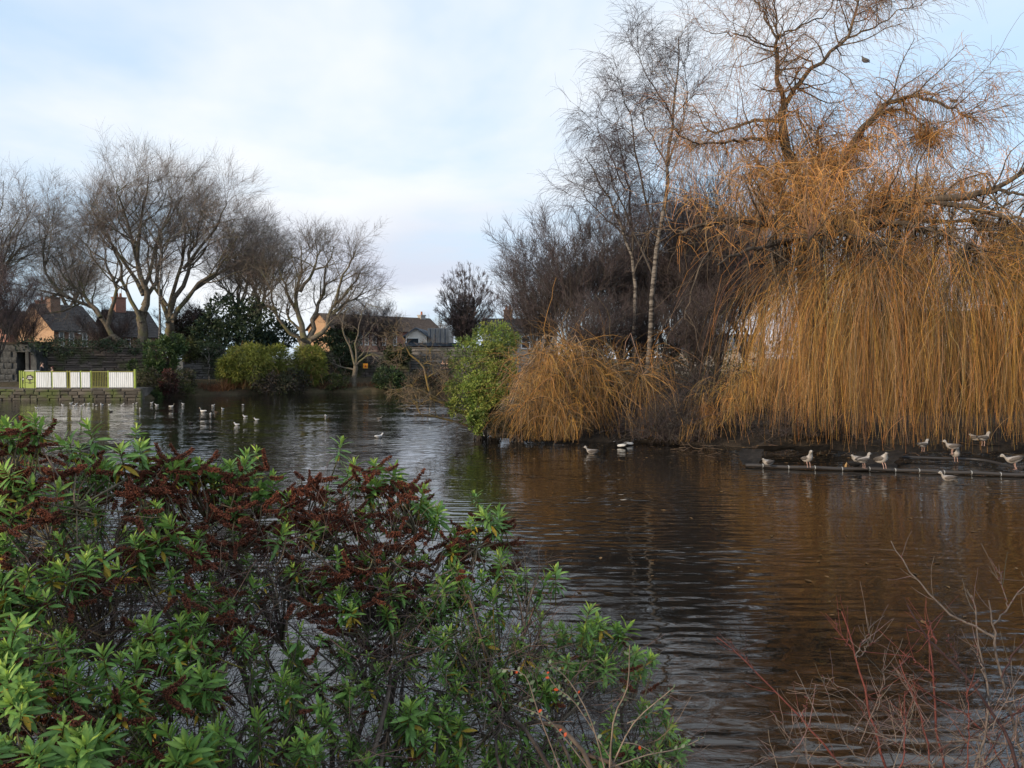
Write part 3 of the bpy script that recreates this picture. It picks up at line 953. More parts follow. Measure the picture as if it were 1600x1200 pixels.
# great plane tree with the leaning limb
bare_tree('plane_tree', 'tallest bare tree on the far bank, thick trunk and long mossy limb leaning left', 'tree', px_limbs(62, [
    ([(224, 590), (222, 540), (224, 486)], .62, .50),
    ([(224, 486), (225, 453), (213, 395), (221, 337), (232, 275)], .42, .05),
    ([(222, 575), (190, 528), (152, 490), (107, 466), (62, 453)], .45, .08),
    ([(157, 496), (129, 461), (98, 432), (82, 399)], .25, .04),
    ([(169, 507), (180, 453), (157, 407), (118, 366)], .26, .04),
    ([(221, 503), (197, 453), (180, 395), (157, 345)], .28, .04),
    ([(224, 478), (247, 420), (253, 362), (286, 305)], .28, .04),
    ([(224, 461), (191, 403), (157, 354), (141, 312)], .26, .04),
    ([(221, 437), (208, 370), (191, 320), (185, 291)], .24, .04),
    ([(107, 466), (73, 428), (68, 378), (85, 349)], .2, .03),
    ([(224, 453), (241, 387), (266, 329), (273, 287)], .24, .04),
], 2.2), 5.0, (12, 11, 14), trop=(.05, 0, .10))
bare_tree('plane_tree', 'bare forked tree just right of the tallest one, trunk rising behind the thin birch stem', 'tree', px_limbs(64, [
    ([(268, 590), (268, 540), (265, 503)], .55, .45),
    ([(265, 503), (253, 466), (245, 412), (247, 354)], .3, .05),
    ([(266, 486), (292, 428), (303, 378), (315, 329)], .32, .05),
    ([(268, 503), (309, 445), (348, 412), (376, 362)], .3, .04),
    ([(266, 495), (275, 437), (287, 362), (275, 312)], .3, .04),
    ([(303, 453), (348, 424), (382, 407), (410, 378)], .2, .03),
    ([(287, 420), (326, 370), (348, 337), (354, 314)], .2, .03),
    ([(261, 478), (236, 437), (231, 387), (223, 345)], .22, .03),
], 2.4), 4.5, (12, 11, 13), trop=(.06, 0, .09))
b = at(-32, 575, 60)
bare_tree('plane_tree', 'bare tree cut by the photo\'s left edge, fine twigs spreading over the brick house', 'tree', fan(b, at(-30, 480, 60), at(-25, 400, 60), 6.6, 6.6, 13, .42), 4.2, (11, 9, 9), trop=(.02, 0, .09))
b = at(-6, 590, 52)
t0 = bare_tree('hornbeam', 'low dark purplish twiggy tree in front of the stone gatehouse', 'tree', fan(b, at(-4, 560, 52), at(-4, 500, 52), 3.0, 4.2, 16, .16, flatn=1.6, amax=1.3), 2.0, (10, 7, 6), col=TW_PURP, bark=M_bark_dark, trop=(0, 0, .2), angs=(15, 40), twr=.009)
copy_tree(t0, at(34, 590, 58), 2.1, (.9, .9, .82), 'low dark twiggy tree partly veiling the brick house gable')
copy_tree(t0, at(172, 585, 66), 3.3, (1.0, 1.0, .72), 'brown twiggy shrub tree between the two brick houses')
copy_tree(t0, at(300, 585, 67), 4.3, (1.2, 1.2, .8), 'brown twiggy shrub tree left of the dark evergreen')
b = at(372, 580, 66)
t3 = bare_tree('plane_tree', 'slender bare tree behind the dark evergreen, left of the forked pale tree', 'tree', fan(b, at(372, 480, 66), at(366, 425, 66), 4.2, 5.2, 10, .32), 3.4, (11, 9, 8), col=(.19, .158, .14), trop=(.05, 0, .1))
copy_tree(t3, at(408, 575, 70), 2.2, (1.02, 1.02, .98), 'second bare tree rising out of the dark evergreen')
copy_tree(t3, at(112, 575, 98), 5.2, (1.35, 1.35, 1.25), 'bare tree rising behind the brick houses')
# pale forked tree, centre left
bare_tree('plane_tree', 'pale forked bare tree with twisting limbs behind the bamboo', 'tree', px_limbs(63, [
    ([(474, 590), (476, 555), (478, 532)], .75, .6),
    ([(478, 535), (469, 504), (463, 472), (469, 432), (471, 384)], .42, .05),
    ([(474, 545), (455, 520), (438, 504), (427, 480), (422, 448), (401, 416)], .28, .04),
    ([(478, 535), (506, 516), (516, 488), (543, 456), (564, 424)], .36, .04),
    ([(482, 530), (492, 496), (501, 464), (511, 424), (522, 384)], .34, .04),
    ([(465, 488), (448, 456), (438, 424), (427, 396)], .24, .03),
    ([(513, 496), (537, 476), (558, 464), (576, 444)], .2, .03),
    ([(469, 456), (490, 424), (495, 400), (492, 376)], .22, .03),
    ([(522, 480), (532, 440), (548, 408), (555, 388)], .2, .03),
    ([(474, 520), (457, 504), (448, 488), (450, 468)], .2, .03),
], 1.6), 3.4, (12, 10, 8), col=(.12, .098, .075), trop=(.05, 0, .08))
# thin birch in front of the left trees
Lb = px_limbs(60, [([(248, 545), (249, 480), (252, 400)], .16, .06), ([(252, 470), (262, 440), (268, 410)], .06, .02), ([(251, 440), (240, 410), (236, 380)], .06, .02), ([(252, 400), (254, 370), (252, 345)], .06, .02)], .3)
bare_tree('birch_tree', 'thin white birch stem standing before the two big bare trunks', 'tree', Lb, 1.4, (6, 5, 4), bark=M_birch)
b = at(327, 606, 57.5)
bare_tree('sapling', 'thin pale staked sapling in front of the grey stone wall', 'tree', [(np.array([b, at(327, 580, 57.5), at(327, 556, 57.5)]), .07, .05), (np.array([at(327, 565, 57.5), at(318, 553, 57.6), at(305, 546, 57.6)]), .035, .012), (np.array([at(327, 562, 57.5), at(336, 552, 57.5), at(346, 546, 57.4)]), .035, .012), (np.array([at(327, 560, 57.5), at(326, 550, 57.5), at(325, 540, 57.4)]), .035, .012)], .6, (4, 3, 2), bark=M_birch, twr=.006)
# pruned tree with few yellow leaves
pt = bare_tree('pruned_tree', 'small pruned tree on the far shore with sawn limb ends and few twigs', 'tree', px_limbs(61, [
    ([(553, 607), (554, 590), (556, 572)], .3, .26),
    ([(556, 575), (548, 550), (540, 530), (536, 500), (545, 480)], .16, .04),
    ([(556, 572), (556, 545), (560, 515), (566, 490), (572, 475)], .13, .03),
    ([(557, 570), (570, 558), (582, 553), (597, 559)], .12, .07),
    ([(554, 578), (538, 574), (516, 567)], .12, .05),
    ([(557, 562), (567, 552), (572, 545)], .1, .07),
    ([(556, 548), (565, 530), (580, 515), (588, 495)], .07, .02),
    ([(536, 505), (525, 490), (515, 480), (512, 505)], .05, .015),
], .5), 1.5, (6, 5, 4), trop=(0, 0, -.06), twr=.009)
# round hornbeam
b = at(727, 560, 70)
bare_tree('hornbeam', 'round egg-shaped hornbeam of fine upright bare branches beside the white house', 'tree', fan(b, at(727, 540, 70), at(727, 476, 70), 2.85, 4.0, 130, .15, depth=1, flatn=1.1, amax=2.0, rmin=.93), .85, (8, 6, 5), col=TW_PURP, bark=M_bark_dark, trop=(0, 0, .10), angs=(15, 45), twr=.0125, t0=.15, wob=.1)
# small far trees behind roofs
for (px, Y, t, lb) in ((610, 105, 494, 'tiny bare tree showing above the long terrace roof'), (690, 110, 496, 'tiny bare tree above the white house roof')):
    b = at(px, 560, Y)
    bare_tree('far_tree', lb, 'tree', fan(b, at(px, 530, Y), at(px, 515, Y), 2.6, at(px, t, Y)[2] - at(px, 515, Y)[2], 8, .2), 2.0, (6, 5, 4))

# ------------------------------------------------------------------ trees of the island and behind
TW_ISL = (.075, .062, .064)
b = at(900, 600, 34); b[2] = .4
d1 = bare_tree('bare_tree', 'dense dark bare tree with fanning branches between the small willow and the sky', 'tree', fan(b, at(900, 560, 34), at(885, 440, 34), 2.9, 3.6, 20, .13, depth=.9, flatn=1.3, amax=1.6), 2.1, (11, 8, 6), col=TW_ISL, bark=M_bark_dark, trop=(-.03, 0, .10), angs=(15, 48), twr=.0085, wob=.13)
b = at(1055, 600, 36); b[2] = .4
d2 = bare_tree('bare_tree', 'dark bare tree between the birch and the great willow', 'tree', fan(b, at(1050, 560, 36), at(1050, 420, 36), 3.1, 4.2, 20, .14, depth=.9, flatn=1.3, amax=1.6), 2.2, (11, 8, 6), col=TW_ISL, bark=M_bark_dark, trop=(-.02, 0, .10), angs=(15, 48), twr=.0085, wob=.13)
def isl(px, Y): q = at(px, 600, Y); q[2] = .4; return q
copy_tree(d1, isl(838, 37), 1.4, (.85, .85, .86), 'leftmost dark purplish bare tree on the island, fine upright branches')
copy_tree(d2, isl(965, 38), 2.6, (.95, .95, .95), 'dark bare tree immediately left of the white birch trunk')
copy_tree(d1, isl(1120, 33), 3.7, (.9, .9, .95), 'dark bare tree half hidden by the great willow\'s left edge')
copy_tree(d2, isl(1100, 35), 5.5, (1.05, 1.05, 1.08), 'dark bare tree rising behind the gap between birch and great willow')
copy_tree(d1, isl(1165, 36), .6, (1.05, 1.05, 1.1), 'dark bare tree right behind the great willow\'s left limbs')
copy_tree(d1, isl(930, 31), 5.0, (.62, .62, .56), 'low dark bare tree right behind the low drooping willow')
copy_tree(d2, isl(1000, 33), .7, (.6, .6, .52), 'low dark bare tree between the two birch trunks')
copy_tree(d1, isl(1085, 30.5), 2.0, (.62, .62, .58), 'low dark bare tree right of the birch, before the great willow')
copy_tree(d2, isl(1010, 40), 4.4, (1, 1, .95), 'dark bare tree standing behind the white birch trunk')
# weeping birches
bl = [([(1008, 640), (1012, 590), (1018, 520), (1022, 450), (1030, 380), (1040, 310)], .15, .10),
      ([(1040, 310), (1046, 250), (1052, 190), (1058, 120), (1060, 60)], .09, .025),
      ([(1030, 380), (1010, 320), (995, 250), (985, 180), (975, 150)], .07, .015),
      ([(1044, 260), (1065, 200), (1072, 150), (1070, 100)], .05, .012),
      ([(1052, 190), (1030, 150), (1005, 110), (992, 75)], .05, .012),
      ([(1024, 440), (985, 350), (960, 290), (945, 250)], .07, .015),
      ([(1045, 270), (1020, 215), (1000, 170), (1010, 130)], .04, .012)]
root_b = None
for k, (Y, L_, lab) in enumerate(((30, bl, 'tall weeping birch with white trunk, topmost fine twigs against the sky'),
                                 (31.5, [([(985, 650), (990, 560), (992, 470), (988, 400)], .12, .09), ([(988, 400), (960, 330), (930, 270), (915, 245)], .08, .015), ([(988, 400), (985, 320), (975, 260), (962, 200)], .08, .015),
                                         ([(985, 370), (950, 345), (925, 320), (905, 290)], .05, .012), ([(980, 300), (950, 240), (935, 200), (932, 170)], .04, .012), ([(990, 430), (1010, 380), (1018, 320), (1015, 270)], .06, .014)], 'shorter second weeping birch leaning left, drooping grey twigs'))):
    lim = px_limbs(Y, L_, .9)
    b = lim[0][0][0]
    root = empty('birch_tree', b, 0, lab, 'tree', 'birches on the island')
    P = np.array([cr(p, 10) for p, _, _ in lim]) - b
    R = .78 * np.array([ra + (rb - ra) * np.linspace(0, 1, 10) for _, ra, rb in lim])
    P[:, 1:-1] += RNG.normal(0, .04, P[:, 1:-1].shape)
    nT = 1
    Acc().tubes(P[:2], R[:2], 8).build('trunk', M_birch, root, True)
    br = Acc().tubes(P[2:], R[2:], 5)
    S, D, r, t, ix = kids(P[1:], R[1:], 11, .1, 1.0, 30, 60, up=.4)
    P1, R1 = grow(S, D, RNG.uniform(.8, 1.9, len(S)), np.clip(r * .5, .012, .03), 7, .14, (0, 0, .02), .3)
    br.tubes(P1, R1, 4)
    br.build('branches', M_bark_dark, root, True)
    cw = Acc()
    S, D, r, t, ix = kids(np.concatenate([P1]), R1, 11, .2, 1.0, 25, 65)
    P2, R2 = grow(S, D, RNG.uniform(.5, 1.2, len(S)), .007, 5, .12, (0, 0, -.10), .5)
    cw.tubes(P2, R2, 3, vcol(len(P2), (.075, .06, .065), .2))
    S, D, r, t, ix = kids(P2, R2, 6, .1, 1.0, 20, 60)
    P3, R3 = grow(S, D, RNG.uniform(.35, 1.0, len(S)), .0042, 4, .1, (.0, 0, -.22), .6)
    cw.tubes(P3, R3, 3, vcol(len(P3), (.085, .07, .075), .2))
    cw.build('crown', M_twig, root)

# ------------------------------------------------------------------ the great weeping willow
WY = 24.5
wl_pts = [
    ([(1275, 690, 0), (1272, 560, 0), (1268, 450, 0), (1262, 365, 0)], .46, .38),
    ([(1262, 370, 0), (1258, 320, 0), (1240, 265, .2), (1222, 200, .3), (1226, 165, .4)], .34, .17),
    ([(1226, 165, .4), (1216, 130, .3), (1212, 80, .2), (1214, 60, .1)], .13, .07),
    ([(1214, 60, .1), (1195, 25, 0), (1180, 0, 0), (1168, -30, 0)], .06, .02),
    ([(1214, 62, .1), (1212, 20, .3), (1205, -20, .4)], .05, .02),
    ([(1216, 75, .2), (1180, 62, -.5), (1145, 55, -.8), (1110, 52, -1)], .05, .015),
    ([(1214, 55, .1), (1245, 45, -.2), (1290, 20, -.5), (1310, -10, -.7)], .05, .015),
    ([(1226, 165, .4), (1245, 135, .1), (1270, 105, -.2), (1310, 72, -.5), (1335, 30, -.7), (1345, -10, -.8)], .13, .04),
    ([(1316, 66, -.5), (1360, 45, -.9), (1400, 20, -1.2), (1440, 8, -1.5)], .05, .015),
    ([(1275, 102, -.2), (1255, 92, .2), (1225, 95, .6), (1190, 75, 1)], .05, .015),
    ([(1216, 190, .3), (1180, 186, .8), (1145, 200, 1.2), (1110, 205, 1.6), (1082, 165, 2)], .10, .02),
    ([(1222, 215, .3), (1170, 218, -.4), (1110, 225, -.9), (1062, 213, -1.4)], .10, .02),
    ([(1262, 360, 0), (1285, 320, -.3), (1310, 265, -.6), (1345, 205, -.9), (1380, 165, -1.2)], .30, .13),
    ([(1380, 165, -1.2), (1415, 152, -1.3), (1450, 155, -1.5), (1490, 172, -1.8), (1520, 185, -2)], .12, .02),
    ([(1360, 190, -1.1), (1400, 170, -.6), (1430, 185, -.2), (1450, 210, 0)], .08, .02),
    ([(1265, 365, 0), (1300, 345, -.8), (1380, 325, -1.8), (1450, 312, -2.6), (1530, 300, -3), (1570, 285, -3.2), (1605, 258, -3.4)], .24, .07),
    ([(1530, 300, -3), (1580, 300, -3.3), (1640, 310, -3.5)], .10, .03),
    ([(1380, 328, -1.8), (1420, 330, -2.6), (1440, 350, -3.3)], .07, .02),
    ([(1262, 350, 0), (1210, 352, -.6), (1150, 345, -1.2), (1110, 350, -1.6), (1065, 365, -1.8)], .24, .06),
    ([(1258, 340, 0), (1225, 315, .5), (1205, 280, .9), (1180, 250, 1.3)], .2, .05),
    ([(1262, 345, 0), (1270, 290, .6), (1280, 245, 1), (1278, 200, 1.3)], .22, .05),
    ([(1270, 370, 0), (1330, 360, .6), (1400, 350, 1.5), (1480, 345, 2.2), (1560, 350, 3)], .22, .05),
    ([(1250, 372, 0), (1200, 385, -2), (1160, 395, -3.4), (1120, 415, -4.2)], .15, .03),
    ([(1275, 370, 0), (1310, 365, -2), (1350, 372, -3.5), (1380, 385, -4.3)], .15, .03),
    ([(1270, 365, 0), (1290, 362, -2), (1270, 366, -3.6), (1262, 380, -4.6)], .13, .03),
    ([(1290, 355, 0), (1400, 350, -2.5), (1470, 362, -3.6), (1510, 380, -4.3)], .15, .03),
    ([(1450, 312, -2.6), (1540, 330, -3.3), (1600, 345, -3.8), (1680, 370, -4.3)], .12, .03),
    ([(1262, 360, 0), (1240, 345, 2.5), (1180, 340, 4.2), (1120, 350, 5)], .14, .03),
    ([(1150, 345, -1.2), (1110, 390, -2.4), (1085, 440, -2.8), (1070, 500, -3)], .06, .02),
]
lim = [(np.array([at(p[0], p[1], WY + p[2]) for p in pts]), ra, rb) for pts, ra, rb in wl_pts]
wb = lim[0][0][0].copy(); wb[2] = .4
lim[0][0][0][2] = -.2
will = empty('weeping_willow', wb, 0, "great weeping willow with orange hanging twigs, branches rising past the photo's top", 'tree')
K = 14
P = np.array([cr(p, K) for p, _, _ in lim]) - wb
R = np.array([ra + (rb - ra) * np.linspace(0, 1, K) for _, ra, rb in lim]); R[1:] *= .66
P[1:, 1:-1] += RNG.normal(0, .035, P[1:, 1:-1].shape)
R[0, 0] = .52
Acc().tubes(P[:1], R[:1], 12).build('trunk', M_bark_willow, will, True)
for p, r in zip(P[1:], R[1:]): Acc().tubes(p[None], r[None], 7).build('limb', M_bark_willow, will, True)
lo_set = [15, 16, 17, 18, 21, 22, 23, 24, 25, 26, 27, 28]
up_set = [i for i in range(1, len(P)) if i not in lo_set and i not in (1, 2, 12)]
WC_OR = (0.41, 0.216, 0.056)
WC_BR = (0.24, 0.155, 0.08)


def strands(S, D, L, r, K, seedcol, drop, wob=.07, curl=.0, zmin=None, mixb=.3):
    """hanging twigs: a short arch outwards, then straight down, curling at the very end"""
    N = len(S)
    P = np.zeros((N, K, 3)); P[:, 0] = S
    d = nrm(D)
    drop = np.asarray(drop)
    sw = RNG.normal(0, 1, (N, 3)); sw[:, 2] = 0
    for k in range(1, K):
        f = k / (K - 1)
        d = d + RNG.normal(0, wob, (N, 3)) + np.array((0, 0, -1)) * (drop * (.5 + f))[:, None]
        if f > .75: d = d + sw * curl * (f - .7) * 3
        d = nrm(d)
        P[:, k] = P[:, k - 1] + d * (L / (K - 1))[:, None]
    if zmin is not None:
        zt = P[:, -1, 2]; short = zt < zmin
        if short.any():       # shorten the ones that would dip in the water
            top = P[short, 0, 2]; q = (top - zmin[short]) / (top - zt[short] + 1e-6); q = np.clip(q, .15, 1)
            P[short] = P[short, :1] + (P[short] - P[short, :1]) * q[:, None, None]
    Rr = np.broadcast_to(r, (N,))[:, None] * np.linspace(1, .55, K)[None]
    mixf = (RNG.uniform(0, 1, (N, 1)) < mixb)
    C = np.where(mixf, vcol(N, WC_BR, .2), vcol(N, seedcol, .15))
    return P, Rr, C


# secondary branches
brn = Acc()
S, D, r, t, ix = kids(P[up_set], R[up_set], 9, .15, 1.0, 30, 70, up=.6)
P1u, R1u = grow(S, D, RNG.uniform(1.0, 2.6, len(S)), np.clip(r * .5, .012, .035), 8, .16, (.03, 0, .02), .3)
brn.tubes(P1u, R1u, 4)
S, D, r, t, ix = kids(P[lo_set], R[lo_set], 14, .1, 1.0, 35, 80, up=.5)
P1l, R1l = grow(S, D, RNG.uniform(.9, 2.6, len(S)), np.clip(r * .45, .012, .035), 8, .17, (0, -.01, -.03), .3)
brn.tubes(P1l, R1l, 4)
S, D, r, t, ix = kids(P[[1, 2, 7, 12, 13, 19, 20]], R[[1, 2, 7, 12, 13, 19, 20]], 16, .05, 1.0, 35, 80, up=.2)
P1m, R1m = grow(S, D, RNG.uniform(.6, 2.0, len(S)), np.clip(r * .4, .012, .03), 8, .18, (0, 0, .0), .3)
brn.tubes(P1m, R1m, 4)
brn.build('branches', M_bark_willow, will, True, kind='stuff')
# fine airy twigs of the top
tw = Acc()
S, D, r, t, ix = kids(P1u, R1u, 10, .1, 1.0, 20, 60, up=.3)
Pa, Ra, Ca = strands(S, D, RNG.uniform(.7, 1.9, len(S)), .0055, 7, (.23, .12, .07), np.full(len(S), .10), .1, mixb=.5)
tw.tubes(Pa, Ra, 3, Ca)
S, D, r, t, ix = kids(Pa, Ra, 3, .1, .9, 20, 60)
Pb, Rb, Cb = strands(S, D, RNG.uniform(.3, 1.1, len(S)), .0042, 5, (.23, .12, .07), np.full(len(S), .20), .08, mixb=.5)
tw.tubes(Pb, Rb, 3, Cb)
# golden twigs of the middle crown
S, D, r, t, ix = kids(P1m, R1m, 20, .05, 1.0, 30, 80)
Pa, Ra, Ca = strands(S, D, RNG.uniform(.4, 1.5, len(S)), .0062, 6, (.33, .16, .055), np.full(len(S), .26), .13, mixb=.35)
tw.tubes(Pa, Ra, 3, Ca)
mid = [1, 12, 13, 14, 19, 20, 10, 11]
S, D, r, t, ix = kids(P[mid], R[mid], 170, .0, 1.0, 50, 90)
Pa, Ra, Ca = strands(S + D * r[:, None] * .8, D, RNG.uniform(.3, 1.6, len(S)), .0062, 7, (.34, .165, .055), np.full(len(S), .4), .1, mixb=.3)
tw.tubes(Pa, Ra, 3, Ca)
# drooping orange brush that fills the middle of the crown between the limbs
nb = 900
bc = np.array([at(RNG.normal(1335, 120), 285 + RNG.normal(0, 50), WY + RNG.normal(-.4, 1.7)) for _ in range(nb)]) - wb
lim_pts = P[1:].reshape(-1, 3)
bi = np.array([np.argmin(np.linalg.norm(lim_pts - c - (0, 0, -.3), axis=1)) for c in bc])
bs_ = lim_pts[bi]
bf = np.linalg.norm(bc - bs_, axis=1, keepdims=True)
bcar = np.array([cr(np.array([a_, b_c, c_]), 7) for a_, b_c, c_ in zip(bs_, bs_ * .5 + bc * .5 + np.array((0, 0, 1)) * bf * .18, bc)])
bcar[:, 1:-1] += RNG.normal(0, .05, bcar[:, 1:-1].shape)
tw.tubes(bcar, np.broadcast_to(np.linspace(.014, .006, 7), (nb, 7)), 3, vcol(nb, (.20, .125, .075), .2))
pb_ = RNG.integers(4, 17, nb); idx = np.repeat(np.arange(nb), pb_); N = len(idx)
f = RNG.uniform(.2, 1, N) * 6; i0 = np.minimum(f.astype(int), 5); f = f - i0
S = bcar[idx, i0] * (1 - f)[:, None] + bcar[idx, i0 + 1] * f[:, None] + RNG.normal(0, .06, (N, 3))
Pa, Ra, Ca = strands(S, RNG.normal(0, 1, (N, 3)) + (0, 0, .2), RNG.uniform(.3, 1.2, N), .0056, 5, (.50, .25, .075), RNG.choice([.08, .2, .4, .7], nb)[idx], .18, mixb=.35)
tw.tubes(Pa, Ra, 3, np.clip(Ca * RNG.uniform(.75, 1.25, (nb, 1))[idx], .005, .9))
tw.build('upper_twigs', M_twig, will, kind='stuff')
# the curtain: bunches of strands hung from arching branches, in tiers at different heights
ncl = 700
ang = RNG.uniform(-math.pi, math.pi, ncl)
rad = np.sqrt(RNG.uniform(.06, 1.0, ncl))
cx0 = at(1455, 600, WY)[0] - wb[0]
front = RNG.uniform(0, 1, ncl) < .62
ang = np.where(front, RNG.uniform(-math.pi * .98, -math.pi * .02, ncl), ang)
rad = np.where(front, RNG.uniform(.55, 1.02, ncl), rad)
RX_, RY_ = 6.0, 4.9
tx = cx0 + RX_ * rad * np.cos(ang); ty = RY_ * rad * np.sin(ang)
ztop = 6.3 - 1.0 * rad ** 2 + RNG.normal(0, .3, ncl) - RNG.beta(1.1, 1.9, ncl) * 3.4
ztop += .35 * np.sin(tx * 1.3) + .25 * np.sin(tx * 2.9 + 1)
left = np.clip((-(tx - cx0) - 3.4) / 2.6, 0, 1)
ztop -= left * RNG.uniform(-.4, 2.6, ncl)
ztop = np.maximum(ztop, 1.6)
# low bunches trailing on the bank at the willow's left foot
nl = 36
lowp = np.array([at(RNG.uniform(1085, 1190), 640, RNG.uniform(22.6, 25.0)) for _ in range(nl)])
tx[:nl] = lowp[:, 0] - wb[0]; ty[:nl] = lowp[:, 1] - wb[1]; ztop[:nl] = RNG.uniform(.6, 1.3, nl) + np.clip((lowp[:, 0] - 6.0) * .9, 0, 1.4)
arch_src = P[lo_set].reshape(-1, 3)
cl = np.stack([tx, ty, ztop - wb[2]], 1)
ci = np.array([np.argmin(np.linalg.norm((arch_src - c) * (1, 1, .6), axis=1)) for c in cl])
src = arch_src[ci]
src[:nl] = cl[:nl] + np.stack([RNG.uniform(-.7, .7, nl), RNG.uniform(.1, 1.0, nl), RNG.uniform(-.2, .5, nl)], 1)
far_ = np.linalg.norm(cl - src, axis=1, keepdims=True)
m1 = src * .5 + cl * .5 + np.array((0, 0, 1)) * far_ * RNG.uniform(.02, .2, (ncl, 1))
carr = np.array([cr(np.array([a_, b_c, c_]), 8) for a_, b_c, c_ in zip(src, m1, cl)])
carr[:, 1:-1] += RNG.normal(0, .07, carr[:, 1:-1].shape)
Acc().tubes(carr, np.broadcast_to(np.linspace(.02, .008, 8), (ncl, 8)), 3).build('arching_branches', M_bark_willow, will, True, kind='stuff')
cur = Acc()
per = RNG.integers(7, 41, ncl)
pxc = 800 + (tx + wb[0]) / (ty + wb[1]) * 1202      # thinner places in the curtain, where the sky shows through
for gx, gw in ((1140, 20), (1222, 26), (1302, 22), (1400, 14), (1498, 24), (1575, 16)):
    per = np.where((np.abs(pxc - gx) < gw) & (np.arange(ncl) >= nl), np.maximum(1, per // 7), per)
idx = np.repeat(np.arange(ncl), per)
N = len(idx)
tt = RNG.beta(3.2, 1.0, N)
f = tt * 7; i0 = np.minimum(f.astype(int), 6); f = f - i0
S = carr[idx, i0] * (1 - f)[:, None] + carr[idx, i0 + 1] * f[:, None]
spread = RNG.uniform(.04, .22, ncl)[idx]
S = S + RNG.normal(0, 1, (N, 3)) * spread[:, None] * np.array((1, 1, .5))
out = np.stack([np.cos(ang), np.sin(ang), np.zeros(ncl)], 1)[idx]
D = out * .10 + RNG.normal(0, .5, (ncl, 3))[idx] * .6 + RNG.normal(0, .4, (N, 3)) + np.array((0, 0, -.15))
zb_c = np.where(np.arange(ncl) < 36, -.25, 0) + .34 + RNG.gamma(1.2, .42, ncl) + .18 * np.sin(tx * 1.9) + left * RNG.uniform(-.2, .1, ncl)
zbot = zb_c[idx] + RNG.gamma(1.3, .26, N) - wb[2]
zbot = np.where(RNG.uniform(0, 1, N) < .34, zbot + RNG.gamma(1.3, .9, N), zbot)
L = np.maximum(S[:, 2] - zbot, .5) * 1.1
clc = RNG.choice([.42, .6, .8, 1.0, 1.15, 1.3], (ncl, 1))[idx] * (np.ones((ncl, 3)) + RNG.normal(0, .07, (ncl, 3)))[idx]
Pc, Rc, Cc = strands(S, D, L, RNG.uniform(.0022, .0054, N), 6, WC_OR, RNG.uniform(.5, 1.1, ncl)[idx] * RNG.uniform(.8, 1.5, N), .115, .13, np.full(N, .12 - wb[2]), mixb=.42)
# strands drift apart and swing together in bunches
sway = RNG.normal(0, .06, (ncl, 3))[idx] * np.array((1, 1, 0))
Pc += sway[:, None, :] * (np.linspace(0, 1, 6) ** 2)[None, :, None] * 2.2
cur.tubes(Pc, Rc, 3, np.clip(Cc * clc, .005, .9))
S2, D2, r2_, t2, ix2 = kids(Pc, Rc, 1, .1, .9, 20, 60)
keep = RNG.uniform(0, 1, len(S2)) < .35
S2, D2 = S2[keep], D2[keep]
P2, R2, C2_ = strands(S2, D2, RNG.uniform(.3, 1.1, len(S2)), .0042, 5, (.42, .24, .10), np.full(len(S2), .3), .08, .06, np.full(len(S2), .1 - wb[2]))
cur.tubes(P2, R2, 3, C2_)
cur.build('hanging_twigs', M_twig, will, kind='stuff')

# ------------------------------------------------------------------ the low willow left of it
Y2 = 26.2
lim2 = [([(985, 690, .5), (980, 651, .4), (968, 612, .2), (945, 588, 0)], .22, .13),
        ([(968, 610, .2), (985, 588, -.3), (1003, 596, -.8), (1016, 630, -1.1)], .06, .018),
        ([(945, 588, 0), (915, 576, -.5), (885, 561, -.9), (862, 557, -1.2), (842, 576, -1.5)], .11, .02),
        ([(965, 604, .2), (930, 600, -.8), (880, 592, -1.6), (862, 613, -2.0), (842, 635, -2.2)], .09, .02),
        ([(975, 635, .4), (935, 627, -.9), (890, 631, -1.9), (862, 651, -2.3)], .08, .02),
        ([(945, 588, 0), (905, 579, 1), (885, 573, 1.5), (860, 588, 1.8)], .08, .02),
        ([(960, 600, .2), (945, 576, -.3), (930, 565, -1.2), (905, 573, -1.9)], .08, .02),
        ([(940, 619, .0), (900, 651, -1.8), (865, 658, -2.2), (830, 657, -2.4)], .06, .015)]
lim = [(np.array([at(p[0], p[1], Y2 + p[2]) for p in pts]), ra, rb) for pts, ra, rb in lim2]
b2 = lim[0][0][0].copy(); b2[2] = .35; lim[0][0][0][2] = .1
w2 = empty('weeping_willow', b2, 0, 'low drooping willow with arching orange twigs between the green shrub and the birch', 'tree')
P = np.array([cr(p, 10) for p, _, _ in lim]) - b2
R = np.array([ra + (rb - ra) * np.linspace(0, 1, 10) for _, ra, rb in lim])
P[1:, 1:-1] += RNG.normal(0, .03, P[1:, 1:-1].shape)
Acc().tubes(P[:1], R[:1], 8).build('trunk', M_bark_willow, w2, True)
for p, r in zip(P[1:], R[1:]): Acc().tubes(p[None], r[None], 6).build('limb', M_bark_willow, w2, True)
S, D, r, t, ix = kids(P[1:], R[1:], 18, .1, 1.0, 30, 80, up=.8)
P1, R1 = grow(S, D, RNG.uniform(.6, 1.7, len(S)), np.clip(r * .5, .009, .022), 8, .13, (-.03, -.02, -.12), .35)
Acc().tubes(P1, R1, 4).build('branches', M_bark_willow, w2, True, kind='stuff')
allP, allR = np.concatenate([P1, np.array([cr(p, 8) for p in P[1:]])]), np.concatenate([R1, np.full((len(P) - 1, 8), .02)])
S, D, r, t, ix = kids(allP, allR, 25, .05, 1.0, 15, 85)
N = len(S)
L = np.minimum(RNG.uniform(.5, 2.2, N), (S[:, 2] + b2[2] - .15) * 1.1 + .1)
Pc, Rc, Cc = strands(S, D, np.maximum(L, .3), RNG.uniform(.003, .0068, N), 7, WC_OR, RNG.choice([.08, .18, .35, .6], N), .14, .15, np.full(N, .12 - b2[2]), mixb=.42)
Cc = np.clip(Cc * RNG.choice([.6, .85, 1.0, 1.2], (len(allP), 1))[ix], .005, .9)
